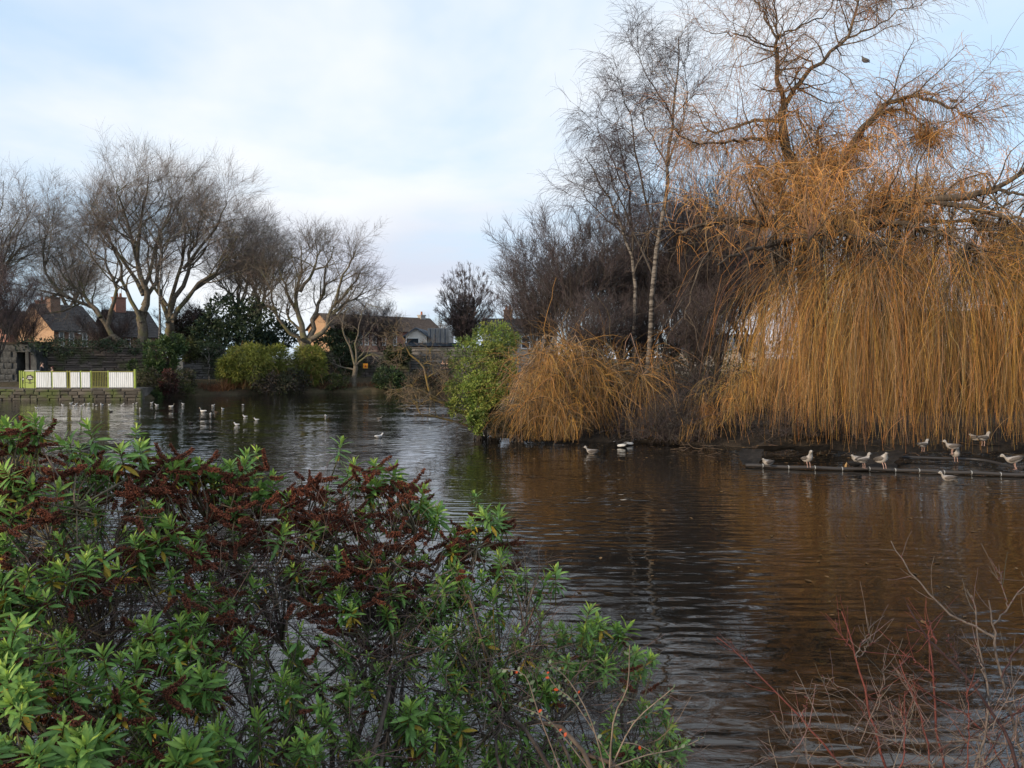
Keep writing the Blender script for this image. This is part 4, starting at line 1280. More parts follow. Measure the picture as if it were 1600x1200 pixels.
cu = Acc().tubes(Pc, Rc, 3, Cc)
# long pale stems arching out over the mound
la = []
for _ in range(46):
    x0 = RNG.uniform(850, 975); q0 = at(x0, RNG.uniform(590, 660), 26 + RNG.normal(0, .6)); sd_ = RNG.choice([-1, -1, 1])
    x1 = x0 + sd_ * RNG.uniform(40, 120); x1 = min(max(x1, 775), 1022)
    q2 = at(x1, RNG.uniform(600, 680), 24.2 + RNG.uniform(-.3, 1.2)); q1 = at(x0 * .55 + x1 * .45, RNG.uniform(515, 600), 25.2 + RNG.normal(0, .4))
    la.append(cr(np.array([q0, q1, q2]), 9) - b2)
la = np.array(la); la[:, 1:-1] += RNG.normal(0, .04, la[:, 1:-1].shape)
Acc().tubes(la, np.linspace(.016, .006, 9)[None] * RNG.uniform(.6, 1.2, (46, 1)), 4, vcol(46, (.34, .24, .15), .25)).build('arching_branches', M_twig, w2, True, kind='stuff')
cu.build('hanging_twigs', M_twig, w2, kind='stuff')
# ------------------------------------------------------------------ leafy shrubs and evergreens
def leafy(name, label, cat, blobs, ncl, per, size, cols, group=None, asp=.45, clr=.33, base=None, stem_mat=None, droop=0.0, stems=True):
    """blobs: (centre, (rx, ry, rz)); clumps of small folded leaves spread through their volume, denser at the outside"""
    c0 = np.mean([np.asarray(c) for c, _ in blobs], axis=0)
    zb = min(c[2] - r[2] for c, r in blobs)
    b = np.array((c0[0], c0[1], zb)) if base is None else np.asarray(base, float)
    root = empty(name, b, 0, label, cat, group)
    vol = np.array([r[0] * r[1] * r[2] for _, r in blobs]) ** .75; vol /= vol.sum()
    which = RNG.choice(len(blobs), ncl, p=vol)
    C = np.array([blobs[i][0] for i in which]); Rb = np.array([blobs[i][1] for i in which])
    d = nrm(RNG.normal(size=(ncl, 3)))
    rr = RNG.uniform(.25, 1, (ncl, 1)) ** .4
    rr *= 1 + .16 * np.sin(d[:, :1] * 7 + which[:, None]) * np.cos(d[:, 2:] * 6)
    cc = C + d * rr * Rb
    cl_r = clr * Rb.mean(axis=1) * RNG.uniform(.6, 1.2, ncl)
    idx = np.repeat(np.arange(ncl), per); N = len(idx)
    ld = nrm(RNG.normal(size=(N, 3)) + d[idx] * .8 + np.array((0, 0, .3)))
    pos = cc[idx] + ld * (cl_r[idx] * RNG.uniform(.3, 1, N))[:, None]
    ax = nrm(ld + RNG.normal(0, .5, (N, 3)) + np.array((0, 0, -droop)))
    sd = nrm(np.cross(ax, RNG.normal(size=(N, 3)) + np.array((0, 0, .8))))
    up = np.cross(sd, ax)
    L = size * RNG.uniform(.6, 1.25, (N, 1)); W = L * asp
    p0 = pos; p1 = pos + ax * L * .5 + sd * W * .5 + up * L * .08; p2 = pos + ax * L; p3 = pos + ax * L * .5 - sd * W * .5 + up * L * .08
    V = np.stack([p0, p1, p2, p3], 1) - b
    i = np.arange(N) * 4
    T = np.concatenate([np.stack([i, i + 1, i + 2], 1), np.stack([i, i + 2, i + 3], 1)])
    cols = np.asarray(cols, float)
    cb = cols[RNG.integers(0, len(cols), ncl)][idx] * RNG.uniform(.8, 1.2, (ncl, 1))[idx] * RNG.uniform(.8, 1.2, (N, 1))
    Acc().add(V.reshape(-1, 3), None, T, np.repeat(np.clip(cb, .004, .9), 4, axis=0)).build('foliage', M_leaf, root, kind='stuff')
    if stems:
        m = min(ncl, 60)
        e = cc[RNG.choice(ncl, m, replace=False)] - b
        st = RNG.normal(0, .1, (m, 3)) * np.array((1, 1, 0))
        st[:, 2] = -.1
        mid = st * .5 + e * .5 + np.array((0, 0, .15)) * np.linalg.norm(e, axis=1, keepdims=True)
        Pp = np.array([cr(np.array([a_, b_m, c_]), 6) for a_, b_m, c_ in zip(st, mid, e)])
        Acc().tubes(Pp, np.broadcast_to(np.linspace(.03, .008, 6), (m, 6)), 4).build('stems', stem_mat or M_bark_dark, root, True)
    return root


def blob(px, py, Y, wpx, hpx, dep=.9):
    """an ellipsoid seen at pixel (px, py), half sizes in pixels"""
    s = Y / 1202.0
    return (at(px, py, Y), (wpx * s, wpx * s * dep, hpx * s))


G_DK = [(.04, .065, .03), (.055, .085, .04), (.03, .05, .027)]
G_MID = [(.055, .095, .03), (.075, .12, .038), (.04, .07, .028)]
G_OLV = [(.085, .10, .03), (.06, .075, .025), (.045, .05, .022)]
G_LIT = [(.22, .28, .055), (.15, .23, .05), (.25, .28, .065), (.10, .145, .035)]
RED_BR = [(.10, .035, .03), (.07, .03, .026), (.05, .03, .022)]

leafy('laurel_bush', 'rounded glossy dark green bush against the garden wall', 'bush', [blob(252, 556, 54.5, 26, 22), blob(268, 540, 55, 20, 14), blob(244, 575, 54, 16, 14)], 160, 26, .26, G_MID)
leafy('olive_bush', 'looser olive green bush right of the glossy dark bush', 'bush', [blob(293, 550, 57, 16, 16)], 50, 24, .24, G_OLV)
leafy('cotoneaster', 'low dark spreading shrub at the water\'s edge right of the railing', 'shrub', [blob(232, 597, 52, 18, 17), blob(285, 598, 54, 22, 20), blob(250, 605, 52, 26, 12)], 170, 26, .2, G_OLV + [(.05, .045, .03)], asp=.35)
leafy('berberis', 'dark red shrub between two dull green ones at the water\'s edge', 'shrub', [blob(262, 598, 51.6, 12, 20)], 60, 26, .2, RED_BR, asp=.35)
leafy('fern', 'small bright green fern at the foot of the waterside shrubs', 'fern', [blob(243, 618, 51, 8, 5)], 16, 22, .25, G_MID, asp=.25)
leafy('wall_fern', 'small fern tuft on the wall above the railing end', 'fern', [blob(207, 571, 54, 5, 5)], 8, 20, .3, G_MID, asp=.25)
leafy('ivy', 'dark ivy mound along the top of the tall garden wall', 'ivy', [blob(195, 541, 56.2, 36, 6), blob(105, 543, 55.2, 60, 6), blob(60, 546, 54.8, 20, 8)], 170, 24, .2, G_DK + [(.05, .04, .022)], stems=False)
leafy('ivy', 'dark ivy trailing over the pale grey wall beside the bamboo', 'ivy', [blob(318, 547, 59.6, 30, 7), blob(340, 560, 59.2, 12, 16)], 90, 24, .2, G_DK, stems=False)
# big dark evergreen mass
leafy('holly_tree', 'big dark evergreen tree behind the bamboo', 'tree', [blob(362, 490, 64, 38, 26), blob(392, 510, 64, 44, 34), blob(330, 522, 64, 28, 24), blob(430, 525, 65, 30, 22), blob(375, 540, 64, 60, 20)], 420, 26, .32, G_DK + [(.02, .045, .035)], base=(at(380, 560, 64)[0], 64, .9))
leafy('holly_bush', 'dark holly bush between the pale forked tree and the pruned tree', 'bush', [blob(512, 545, 66, 24, 22), blob(540, 560, 65, 20, 22), blob(535, 530, 68, 22, 18)], 190, 24, .3, G_DK)
leafy('shrub', 'dull brownish evergreen shrub at the far wall, left of the dark evergreen', 'shrub', [blob(305, 515, 66, 34, 26)], 110, 24, .3, [(.04, .04, .03), (.05, .035, .035), (.03, .035, .025)])
# bamboo clumps
def bamboo(label, blobs, base, n=150):
    r = leafy('bamboo', label, 'bamboo', blobs, n, 46, .34, [(.22, .25, .045), (.17, .20, .038), (.26, .26, .06), (.11, .135, .032)], asp=.16, droop=.35, base=base, stems=False, clr=.36)
    m = 70
    st = np.stack([RNG.normal(0, 1.1, m), RNG.normal(0, .5, m), np.full(m, -.1)], 1)
    k = RNG.integers(0, len(blobs), m)
    e = np.array([blobs[i][0] for i in k]) + RNG.normal(0, .45, (m, 3)) * np.array([blobs[i][1] for i in k]) - np.asarray(base)
    mid = st * .55 + e * .45 + np.array((0, 0, .5))
    Acc().tubes(np.array([cr(np.array([a_, b_m, c_]), 6) for a_, b_m, c_ in zip(st, mid, e)]), np.broadcast_to(np.linspace(.022, .008, 6), (m, 6)), 3, vcol(m, (.22, .13, .05), .2)).build('canes', M_twig, r)
    return r


bb = at(372, 612, 57); bb[2] = .5
bamboo('yellow green bamboo clump nearest the thin sapling, orange canes at its foot', [blob(385, 568, 57, 36, 24), blob(362, 580, 56.5, 20, 18), blob(400, 555, 57.5, 18, 16)], bb, 170)
bb = at(440, 612, 59.5); bb[2] = .6
bamboo('thinner bamboo clump in the middle of the three', [blob(430, 565, 59.5, 24, 20), blob(418, 580, 59, 14, 14)], bb, 90)
bb = at(482, 608, 60.5); bb[2] = .7
bamboo('rounded bamboo clump nearest the pruned tree', [blob(480, 568, 60.5, 24, 26), blob(492, 578, 60.5, 16, 20)], bb, 120)
leafy('shrub', 'low tangled dark shrub at the water below the bamboo', 'shrub', [blob(425, 603, 57, 36, 14), blob(460, 595, 58.5, 22, 16)], 150, 22, .2, [(.06, .07, .03), (.05, .04, .035), (.035, .04, .022)])
leafy('shrub', 'faded olive shrub left of the pruned tree\'s foot', 'shrub', [blob(522, 598, 60.4, 20, 12)], 60, 24, .2, G_OLV)
leafy('evergreen_shrub', 'neat dark green shrub at the shore right of the pruned tree', 'shrub', [blob(606, 594, 61.5, 22, 18), blob(622, 598, 61.5, 14, 14)], 150, 26, .22, G_MID[:2] + G_DK)
leafy('yew_bush', 'flat topped dark yew against the far stone wall', 'bush', [blob(622, 553, 65, 20, 12)], 80, 24, .26, [(.05, .065, .025), (.035, .05, .02)])
leafy('shrub', 'brown half bare shrub behind the dead lichen covered branches', 'shrub', [blob(662, 597, 62, 24, 18), blob(690, 600, 62, 18, 18)], 110, 20, .2, [(.06, .055, .03), (.07, .045, .03)])
# reeds and dry stalks on the far bank
def stalks(name, label, x0, x1, Y0, Y1, n, h, col):
    X = RNG.uniform(x0, x1, n); f = (X - x0) / (x1 - x0); Y = Y0 + (Y1 - Y0) * f + RNG.normal(0, .25, n)
    S = np.stack([X, Y, np.full(n, .08)], 1)
    D = np.stack([RNG.normal(0, .35, n), RNG.normal(0, .35, n), np.ones(n)], 1)
    P, R = grow(S, D, h * RNG.uniform(.5, 1.2, n), .012, 4, .15, (0, 0, -.06), .5)
    o = Acc().tubes(P, R, 3, vcol(n, col, .25)).build(name, M_twig, None, kind='stuff')
    return tag(o, label, 'reeds')


stalks('dead_bracken', 'rusty brown dead bracken along the far shore below the sapling', at(308, 610, 56.3)[0], at(352, 612, 56)[0], 56.2, 56.2, 900, .75, (.16, .075, .04))
stalks('reeds', 'upright orange brown reeds under the left bamboo', at(350, 615, 56.2)[0], at(385, 615, 57)[0], 56.0, 57.6, 500, 1.2, (.24, .12, .05))
stalks('dead_stalks', 'brown dead stalks round the pruned tree\'s foot', at(500, 610, 60)[0], at(590, 612, 61.5)[0], 60.2, 61.8, 1100, .7, (.17, .085, .045))

stalks('dead_grass', 'brown dead grass along the water between the quay shrubs and the bamboo', at(290, 612, 56)[0], at(420, 612, 58)[0], 56.2, 58.4, 1300, .55, (.11, .075, .04))
stalks('dead_grass', 'brown dead grass along the far shore right of the bamboo', at(420, 612, 58)[0], at(700, 612, 62.6)[0], 59.6, 62.9, 2200, .55, (.10, .072, .04))
# green shrub on the island's left end
leafy('pittosporum', 'bright yellow green leafy shrub at the island\'s left end, leaning over the water', 'shrub', [
    blob(772, 530, 26.8, 34, 24), blob(738, 560, 26.4, 36, 30), blob(775, 575, 26, 30, 34), blob(728, 612, 25.8, 30, 24), blob(760, 610, 25.5, 34, 24), blob(722, 640, 25.6, 22, 18), blob(748, 645, 25.4, 16, 12), blob(790, 560, 27, 20, 40)],
    430, 34, .10, G_LIT, base=(at(770, 660, 26)[0], 26.6, .2), clr=.36)
leafy('pittosporum', 'small bright green shrub low at the water beside the larger one', 'shrub', [blob(745, 657, 24.6, 13, 18)], 44, 34, .10, G_LIT, base=(at(750, 670, 24.8)[0], 25.2, .05))
leafy('heath_bush', 'dull olive brown bush at the low willow\'s foot by the water', 'bush', [blob(805, 655, 24.6, 34, 22), blob(785, 665, 24.4, 24, 16), blob(840, 672, 24.3, 30, 14)], 150, 40, .09, [(.09, .075, .025), (.07, .055, .025), (.05, .042, .024)], asp=.2)


def thicket(label, c, rad, h, n, col, name='bramble_thicket'):
    """tangle of thin bare arching stems"""
    c = np.asarray(c, float)
    root = empty(name, c, 0, label, 'thicket', 'bramble thickets on the island')
    S = np.stack([RNG.normal(0, rad * .5, n), RNG.normal(0, rad * .4, n), np.zeros(n)], 1)
    D = np.stack([RNG.normal(0, .5, n), RNG.normal(0, .5, n), np.ones(n)], 1)
    P, R = grow(S, D, h * RNG.uniform(.7, 1.6, n), .012, 8, .2, (0, 0, -.10), .4)
    P[:, :, 2] = np.maximum(P[:, :, 2], .02)
    a = Acc().tubes(P, R, 3, vcol(n, col, .25))
    S, D, r, t, ix = kids(P, R, 9, .2, 1, 30, 80)
    P2, R2 = grow(S, D, RNG.uniform(.3, .9, len(S)), .006, 4, .2, (0, 0, -.02), .5)
    a.tubes(P2, R2, 3, vcol(len(P2), col, .25))
    a.build('stems', M_twig, root, kind='stuff')
    return root


THK = None
for (px, Y, rad, h, lb) in ((880, 30, 1.3, 1.6, 'dark bramble tangle behind the low willow'), (975, 29, 1.2, 1.9, 'dark bramble tangle at the second birch\'s foot'), (1045, 27.5, 1.2, 1.8, 'dark bramble tangle right of the white birch trunk'),
                         (1095, 30, 1.3, 2.3, 'dark bramble tangle at the left edge of the great willow'), (1180, 31, 2.0, 2.4, 'dark bramble tangle behind the great willow\'s left side'), (1330, 32, 2.4, 2.4, 'dark bramble tangle behind the great willow\'s trunk'), (1480, 31, 2.4, 2.4, 'dark bramble tangle behind the great willow\'s right side')):
    q = (at(px, 600, Y)[0], Y, .3)
    if THK is None: THK = thicket(lb, q, 1.6, 2.0, 210, (.06, .05, .048))
    else: copy_tree(THK, q, px * .01, (rad / 1.6, rad / 1.6, h / 2.0), lb)
copy_tree(THK, (at(1262, 600, 23.2)[0], 23.2, .35), .4, (.8, .6, .45), 'low bramble tangle at the foot of the great willow\'s trunk')
for px, Y, sc_, lb in ((1022, 24.6, .75, 'low dark twiggy tangle at the water just right of the low willow'), (1052, 24.2, .7, 'low dark twiggy tangle at the water in the middle of the gap'), (1085, 24.4, .8, 'low dark twiggy tangle at the water beside the great willow\'s left fringe'), (1040, 25.6, 1.0, 'taller dark twiggy tangle filling the gap between the two willows')):
    copy_tree(THK, (at(px, 600, Y)[0], Y, .12), px * .03, (sc_, sc_ * .6, sc_ * .8), lb)
leafy('yew_bush', 'dark evergreen bush behind the great willow', 'bush', [blob(1350, 585, 36, 90, 50)], 160, 24, .16, G_DK)
leafy('yew_bush', 'dark evergreen bush behind the birch and bramble', 'bush', [blob(1075, 600, 35, 70, 42)], 120, 24, .16, G_DK)
leafy('yew_bush', 'dark evergreen bush at the far right behind the willow curtain', 'bush', [blob(1540, 585, 34, 80, 50)], 140, 24, .16, G_DK)
leafy('hedge', 'dark hedge on the far bank behind the island', 'hedge', [blob(930, 560, 64, 90, 34), blob(1090, 556, 64, 90, 36), blob(1250, 565, 64, 90, 30), blob(1420, 572, 63, 100, 22), blob(1580, 572, 62, 90, 22)], 420, 22, .34, G_DK + [(.045, .04, .03)], stems=False)
for px, lb in ((1190, 'bare tree on the far bank seen through the willow, left'), (1400, 'bare tree on the far bank seen through the willow, centre'), (1560, 'bare tree on the far bank seen through the willow, right')):
    copy_tree(t3, at(px, 570, 66), px * .013, (1, 1, .95), lb)

copy_tree(d1, at(598, 585, 67.5), 1.1, (.8, .8, .72), 'brown twiggy bare tree in front of the terrace, right of the pruned tree')
copy_tree(d2, at(548, 585, 69), 2.9, (.75, .75, .68), 'brown twiggy bare tree in front of the terrace, behind the pruned tree')
# ------------------------------------------------------------------ dead branches hanging over the water
M_lichen = two_tone('lichen_bark', (0.13, 0.105, 0.08), (0.22, 0.15, 0.04), 5, bmp=.6, bdist=.02)
dl = [([(745, 665, 0), (722, 640, -.1), (700, 632, -.2), (678, 622, -.3), (668, 590, -.4), (660, 570, -.5), (645, 558, -.6), (634, 541, -.7)], .085, .03),
      ([(634, 541, -.7), (626, 546, -.7), (612, 547, -.8)], .03, .01), ([(634, 541, -.7), (630, 528, -.6), (618, 520, -.6)], .02, .008),
      ([(660, 570, -.5), (672, 562, -.4), (672, 545, -.3)], .03, .01), ([(668, 590, -.4), (690, 575, -.3), (700, 560, -.2)], .03, .01),
      ([(700, 632, -.2), (665, 612, -.5), (640, 604, -.8), (625, 608, -1), (610, 609, -1.1)], .05, .012),
      ([(745, 672, 0), (700, 655, -.4), (672, 650, -.8), (656, 645, -1), (648, 620, -1.1), (642, 600, -1.1)], .06, .02),
      ([(656, 645, -1), (650, 632, -1.1), (640, 622, -1.2)], .03, .01), ([(715, 645, -.2), (700, 620, .1), (705, 600, .2), (690, 602, .1)], .04, .012),
      ([(678, 622, -.3), (690, 610, -.3), (705, 590, -.2)], .03, .01)]
dbl = [(np.array([at(p[0], p[1], 26.2 + p[2]) for p in pts]), ra, rb) for pts, ra, rb in dl]
bare_tree('dead_branch', 'dead fallen branches with orange lichen reaching over the water left of the green shrub', 'branch', dbl, .9, (9, 5, 3), col=(.15, .115, .075), bark=M_lichen, trop=(-.02, 0, .0), twr=.006, wob=.25, angs=(35, 80), t0=.15)
dk = [(np.array([at(p[0], p[1], 25.2) for p in pts]), ra, rb) for pts, ra, rb in [([(748, 650), (722, 655), (700, 662), (678, 668)], .04, .012), ([(722, 650), (738, 668), (742, 676)], .03, .012), ([(755, 660), (748, 670), (752, 680)], .04, .02), ([(730, 652), (715, 668), (700, 672)], .02, .008)]]
bare_tree('fallen_bough', 'dark wet boughs dipping in the water under the green shrub', 'branch', dk, .4, (5, 3, 2), col=TW_DARK, bark=M_bark_dark, trop=(0, 0, -.05), twr=.005)
# ------------------------------------------------------------------ matting and boom at the island's edge
M_liner = two_tone('black_liner', (0.007, 0.0065, 0.006), (0.022, 0.018, 0.015), 3, rough=.75, bmp=.8, bdist=.05)
boom_pts = [onwater(1165, 727, .05), onwater(1270, 731, .05), onwater(1380, 733.5, .05), onwater(1480, 737.5, .05), onwater(1600, 742, .05), onwater(1760, 747, .05)]
bo = empty('floating_boom', (boom_pts[0][0], boom_pts[0][1], 0), 0, 'long thin dark floating boom on the water in front of the great willow', 'boom')
off = np.array((boom_pts[0][0], boom_pts[0][1], 0))
Bp = cr(np.array(boom_pts), 40) - off
Bp[:, 2] += .008 * np.sin(np.arange(40))
Acc().tubes(Bp[None], np.full((1, 40), .042), 8).build('pipe', flat('boom_plastic', (.035, .032, .031), .5), bo, True)
M_clip = flat('pale_clip', (.45, .46, .45), .4)
for k in range(2, 40, 3):
    p = Bp[k]
    Acc().tubes([[(p[0] - .008, p[1], p[2]), (p[0] + .008, p[1], p[2])]], [[.05, .05]], 8, None, True).build('clip', M_clip, bo)
ib = [onwater(1390, 713, .1), onwater(1470, 716, .1), onwater(1535, 719, .1), onwater(1600, 734, .08)]
io = empty('inner_boom', ib[0], 0, 'short inner boom tube behind the long one, nearer the willow', 'boom')
Acc().tubes((cr(np.array(ib), 16) - ib[0])[None], np.full((1, 16), .034), 8).build('pipe', flat('boom_plastic', (.03, .03, .033), .5), io, True)


def mat_sheet(name, label, c, col=None):
    n = 26
    c = [np.asarray(p, float) for p in c]
    u, v = np.meshgrid(np.linspace(0, 1, n), np.linspace(0, 1, n))
    G = (c[0] * ((1 - u) * (1 - v))[..., None] + c[1] * (u * (1 - v))[..., None] + c[2] * (u * v)[..., None] + c[3] * ((1 - u) * v)[..., None])
    G[..., 0] += .10 * pnoise(G[..., 0] * 2, G[..., 1] * 2, 2.0, 6); G[..., 1] += .16 * pnoise(G[..., 0] * 1.5, G[..., 1] * 2, 2.0, 7)
    G[..., 2] += .06 * pnoise(G[..., 0] * 3, G[..., 1] * 3, 1.5, 4)
    i = (np.arange(n - 1) * n)[:, None] + np.arange(n - 1)[None]
    Q = np.stack([i, i + 1, i + n + 1, i + n], -1).reshape(-1, 4)
    o = Acc().add(G.reshape(-1, 3), Q).build(name, M_liner, None, True)
    return tag(o, label, 'matting')


mat_sheet('pond_liner', 'black liner sheet sloping into the water at the left end of the boom', [onwater(1160, 726, .03), onwater(1186, 727, .03), onwater(1192, 700, .3), onwater(1158, 699, .3)])
mat_sheet('pond_liner', 'black liner sheet lying behind the preening gull on the boom', [onwater(1330, 733, .03), onwater(1402, 735, .03), onwater(1405, 706, .2), onwater(1340, 704, .2)])
mat_sheet('pond_liner', 'long black matting strip along the island edge behind the gulls', [onwater(1185, 704, .08), onwater(1760, 707, .08), onwater(1760, 695, .25), onwater(1185, 696, .25)])
st = onwater(1321, 731, 0)
so_ = empty('broken_reed', st, 0, 'short broken pale reed stump sticking up by the boom', 'reed')
Acc().tubes([[(0, 0, -.1), (.01, 0, .06), (.035, 0, .14)], ], [[.03, .03, .012]], 5, None, True).build('stalk', flat('straw', (.32, .2, .08)), so_)

# drift of dead leaves and broken twigs along the island's edge
n_ = 260
fl = np.array([onwater(RNG.uniform(760, 1640), 0 + RNG.uniform(694, 724), .012) for _ in range(n_)])
fl2 = np.array([onwater(RNG.uniform(820, 1600), 560 + RNG.uniform(150, 420), .008) for _ in range(70)])
fl[:, 2] += np.where(fl[:, 1] > 20.5, np.maximum(isl_fn(fl[:, 0], fl[:, 1]), 0) + .02, 0)
fl = np.concatenate([fl, fl2])
a = Acc()
for p in fl:
    t = RNG.uniform(0, 6.28); l = RNG.uniform(.03, .07); w = l * RNG.uniform(.25, .5)
    u = np.array((math.cos(t), math.sin(t), 0)); v = np.array((-u[1], u[0], RNG.normal(0, .2)))
    a.add([p - u * l, p + v * w + (0, 0, .004), p + u * l, p - v * w + (0, 0, .004)], None, [(0, 1, 2), (0, 2, 3)], np.array((.22, .13, .05)) * RNG.uniform(.4, 1.4))
tag(a.build('fallen_leaves', M_leaf, None, kind='stuff'), 'scattered dead willow leaves on the water and the dark island edge', 'leaves')
S = np.array([onwater(RNG.uniform(1040, 1640), RNG.uniform(693, 712), .05) for _ in range(150)])
S[:, 2] = np.maximum(isl_fn(S[:, 0], S[:, 1]), 0) + .03
Pq, Rq = grow(S, RNG.normal(0, 1, (150, 3)) * (1, 1, .12), RNG.uniform(.15, .7, 150), RNG.uniform(.004, .012, 150), 5, .15, (0, 0, 0), .5)
Pq[..., 2] = np.maximum(Pq[..., 2], .03)
tag(Acc().tubes(Pq, Rq, 4, vcol(150, (.09, .065, .045), .35)).build('broken_twigs', M_twig, None, kind='stuff'), 'broken twigs littering the dark shore under the willow', 'twigs')

# ------------------------------------------------------------------ birds
M_bird = attr_mat('plumage', rough=.8, var=.45, vscale=38)
M_leg = flat('bird_leg', (.35, .22, .18), .6)


def loft(st, S=10):
    """rings (x, z, half width, half height) joined in one skin, closed at both ends"""
    V, C = [], []
    a = np.arange(S) * 2 * math.pi / S
    for x, z, w, h in st: V += [(x, w * math.cos(t), z + h * math.sin(t)) for t in a]
    Q = [(k * S + i, k * S + (i + 1) % S, (k + 1) * S + (i + 1) % S, (k + 1) * S + i) for k in range(len(st) - 1) for i in range(S)]
    n = len(st)
    V += [(st[0][0], 0, st[0][1]), (st[-1][0], 0, st[-1][1])]
    T = [((i + 1) % S, i, n * S) for i in range(S)] + [((n - 1) * S + i, (n - 1) * S + (i + 1) % S, n * S + 1) for i in range(S)]
    return np.array(V), Q, T


GULL = [(-.235, .09, .012, .006), (-.19, .092, .035, .02), (-.12, .085, .068, .055), (-.02, .075, .086, .076), (.08, .085, .083, .075), (.135, .115, .062, .062), (.155, .15, .052, .055), (.165, .185, .046, .048), (.182, .213, .046, .044), (.208, .222, .041, .038), (.236, .216, .024, .023), (.25, .212, .013, .013)]
DUCK = [(-.28, .12, .012, .01), (-.22, .10, .045, .025), (-.13, .08, .085, .065), (0, .07, .105, .08), (.1, .085, .095, .075), (.15, .12, .062, .06), (.17, .165, .038, .042), (.18, .21, .034, .036), (.2, .24, .036, .034), (.225, .245, .032, .028), (.25, .235, .018, .016), (.258, .232, .012, .01)]
GOOSE = [(-.40, .16, .012, .01), (-.32, .14, .06, .035), (-.2, .11, .12, .09), (0, .10, .15, .12), (.15, .12, .13, .11), (.22, .18, .085, .085), (.245, .26, .05, .055), (.25, .34, .042, .044), (.262, .41, .04, .042), (.285, .44, .045, .04), (.32, .445, .036, .032), (.345, .435, .02, .018)]
HUNCH = [(-.25, .09, .012, .006), (-.2, .1, .035, .02), (-.12, .09, .075, .06), (-.02, .09, .098, .088), (.07, .115, .09, .085), (.12, .15, .06, .06), (.135, .18, .046, .044), (.15, .195, .04, .036), (.175, .195, .024, .02), (.185, .194, .012, .01)]
BIRD_CACHE = {}


def bird_meshes(kind, stn, pal):
    key = (kind, pal)
    if key in BIRD_CACHE: return BIRD_CACHE[key]
    body, wing, head, tail = PAL[pal]
    V, Q, T = loft(stn)
    x = V[:, 0]
    C = np.tile(np.array(body, float), (len(V), 1))
    hx = stn[-6][0] if kind != 'hunch' else stn[-5][0]
    C[x > hx] = head; C[x < stn[1][0] + .01] = tail
    mott = .10 if 'young' in pal else .04
    C *= 1 + RNG.normal(0, mott, (len(V), 1))
    bm_ = Acc().add(V, Q, T, np.clip(C, .005, .9)).mesh('bird_body', M_bird, True)
    b0, b1 = stn[1], stn[4]
    w = max(s[2] for s in stn); h = max(s[3] for s in stn); z = stn[3][1]
    wing_st = [(b0[0] - .035, b0[1] + .02, .006, .006), (b0[0] + .02, z + h * .62, .014, .022), (b0[0] + .1, z + h * .45, .02, h * .5), (b1[0] * .3, z + h * .32, .022, h * .62), (b1[0] * .9, z + h * .25, .018, h * .5), (b1[0] + .035, z + h * .2, .006, .02)]
    VW, QW, TW = loft(wing_st, 8)
    CW = np.tile(np.array(wing, float), (len(VW), 1)); CW[VW[:, 0] < b0[0] + .03] = tail
    CW *= 1 + RNG.normal(0, mott * 1.6, (len(VW), 1))
    wm = []
    for s in (-1, 1):
        V2 = VW.copy(); V2[:, 1] += s * (w * .93) * np.clip((V2[:, 0] - b0[0] + .1) / .14, .12, 1)
        wm.append(Acc().add(V2, QW, TW, np.clip(CW, .005, .9)).mesh('bird_wing', M_bird, True))
    e = stn[-1]
    L = .05 if kind != 'goose' else .065
    bk = Acc().add(*loft([(e[0] - .01, e[1], e[2] * 1.1, e[3] * 1.1), (e[0] + L * .6, e[1] - .004, e[2] * .7, e[3] * .7), (e[0] + L, e[1] - .012, .003, .004)], 6)).mesh('bird_beak', BEAK[pal], True)
    hd = stn[-3] if kind != 'hunch' else stn[-2]
    em = Acc()
    for s in (-1, 1): em.tubes([[(hd[0] + .004, s * (hd[2] - .003), hd[1] + .008), (hd[0] + .004, s * (hd[2] + .003), hd[1] + .008)]], [[.007, .005]], 6, None, True)
    em = em.mesh('bird_eyes', M_black)
    lg = [Acc().tubes([[(-.0, s * .035, .03), (.01, s * .036, -.06), (.0, s * .036, -.13)]], [[.012, .007, .008]], 5).add([(-.01, s * .036 - .006, -.13), (.05, s * .036 - .03, -.135), (.06, s * .036, -.135), (.05, s * .036 + .03, -.135), (-.01, s * .036 + .006, -.13)], None, [(0, 1, 2), (0, 2, 4), (2, 3, 4)]).mesh('bird_leg', M_leg) for s in (-1, 1)]
    BIRD_CACHE[key] = (bm_, wm, bk, em, lg)
    return BIRD_CACHE[key]


PAL = {  # body, wing, head, tail
    'gull': ((.72, .73, .74), (.50, .53, .57), (.76, .76, .76), (.6, .6, .6)),
    'young_gull': ((.40, .37, .345), (.115, .10, .09), (.36, .34, .315), (.08, .072, .066)),
    'goose': ((.75, .73, .68), (.74, .72, .68), (.76, .70, .58), (.74, .72, .68)),
    'brown_duck': ((.16, .11, .075), (.13, .09, .06), (.17, .12, .085), (.14, .1, .07)),
    'coot': ((.018, .018, .02), (.02, .02, .022), (.012, .012, .014), (.014, .014, .016)),
    'tufted_duck': ((.02, .02, .022), (.62, .63, .63), (.014, .014, .018), (.02, .02, .02)),
    'pigeon': ((.17, .16, .17), (.15, .145, .15), (.15, .15, .17), (.08, .08, .09)),
}
BEAK = {'gull': flat('beak_red', (.3, .08, .04)), 'young_gull': flat('beak_dark', (.05, .045, .042)), 'goose': flat('beak_orange', (.6, .25, .04)), 'brown_duck': flat('beak_olive', (.2, .16, .05)),
        'coot': flat('beak_white', (.7, .7, .68)), 'tufted_duck': flat('beak_blue', (.2, .24, .3)), 'pigeon': flat('beak_grey', (.08, .08, .08))}
SHAPE = {'gull': GULL, 'hunch': HUNCH, 'duck': DUCK, 'goose': GOOSE}


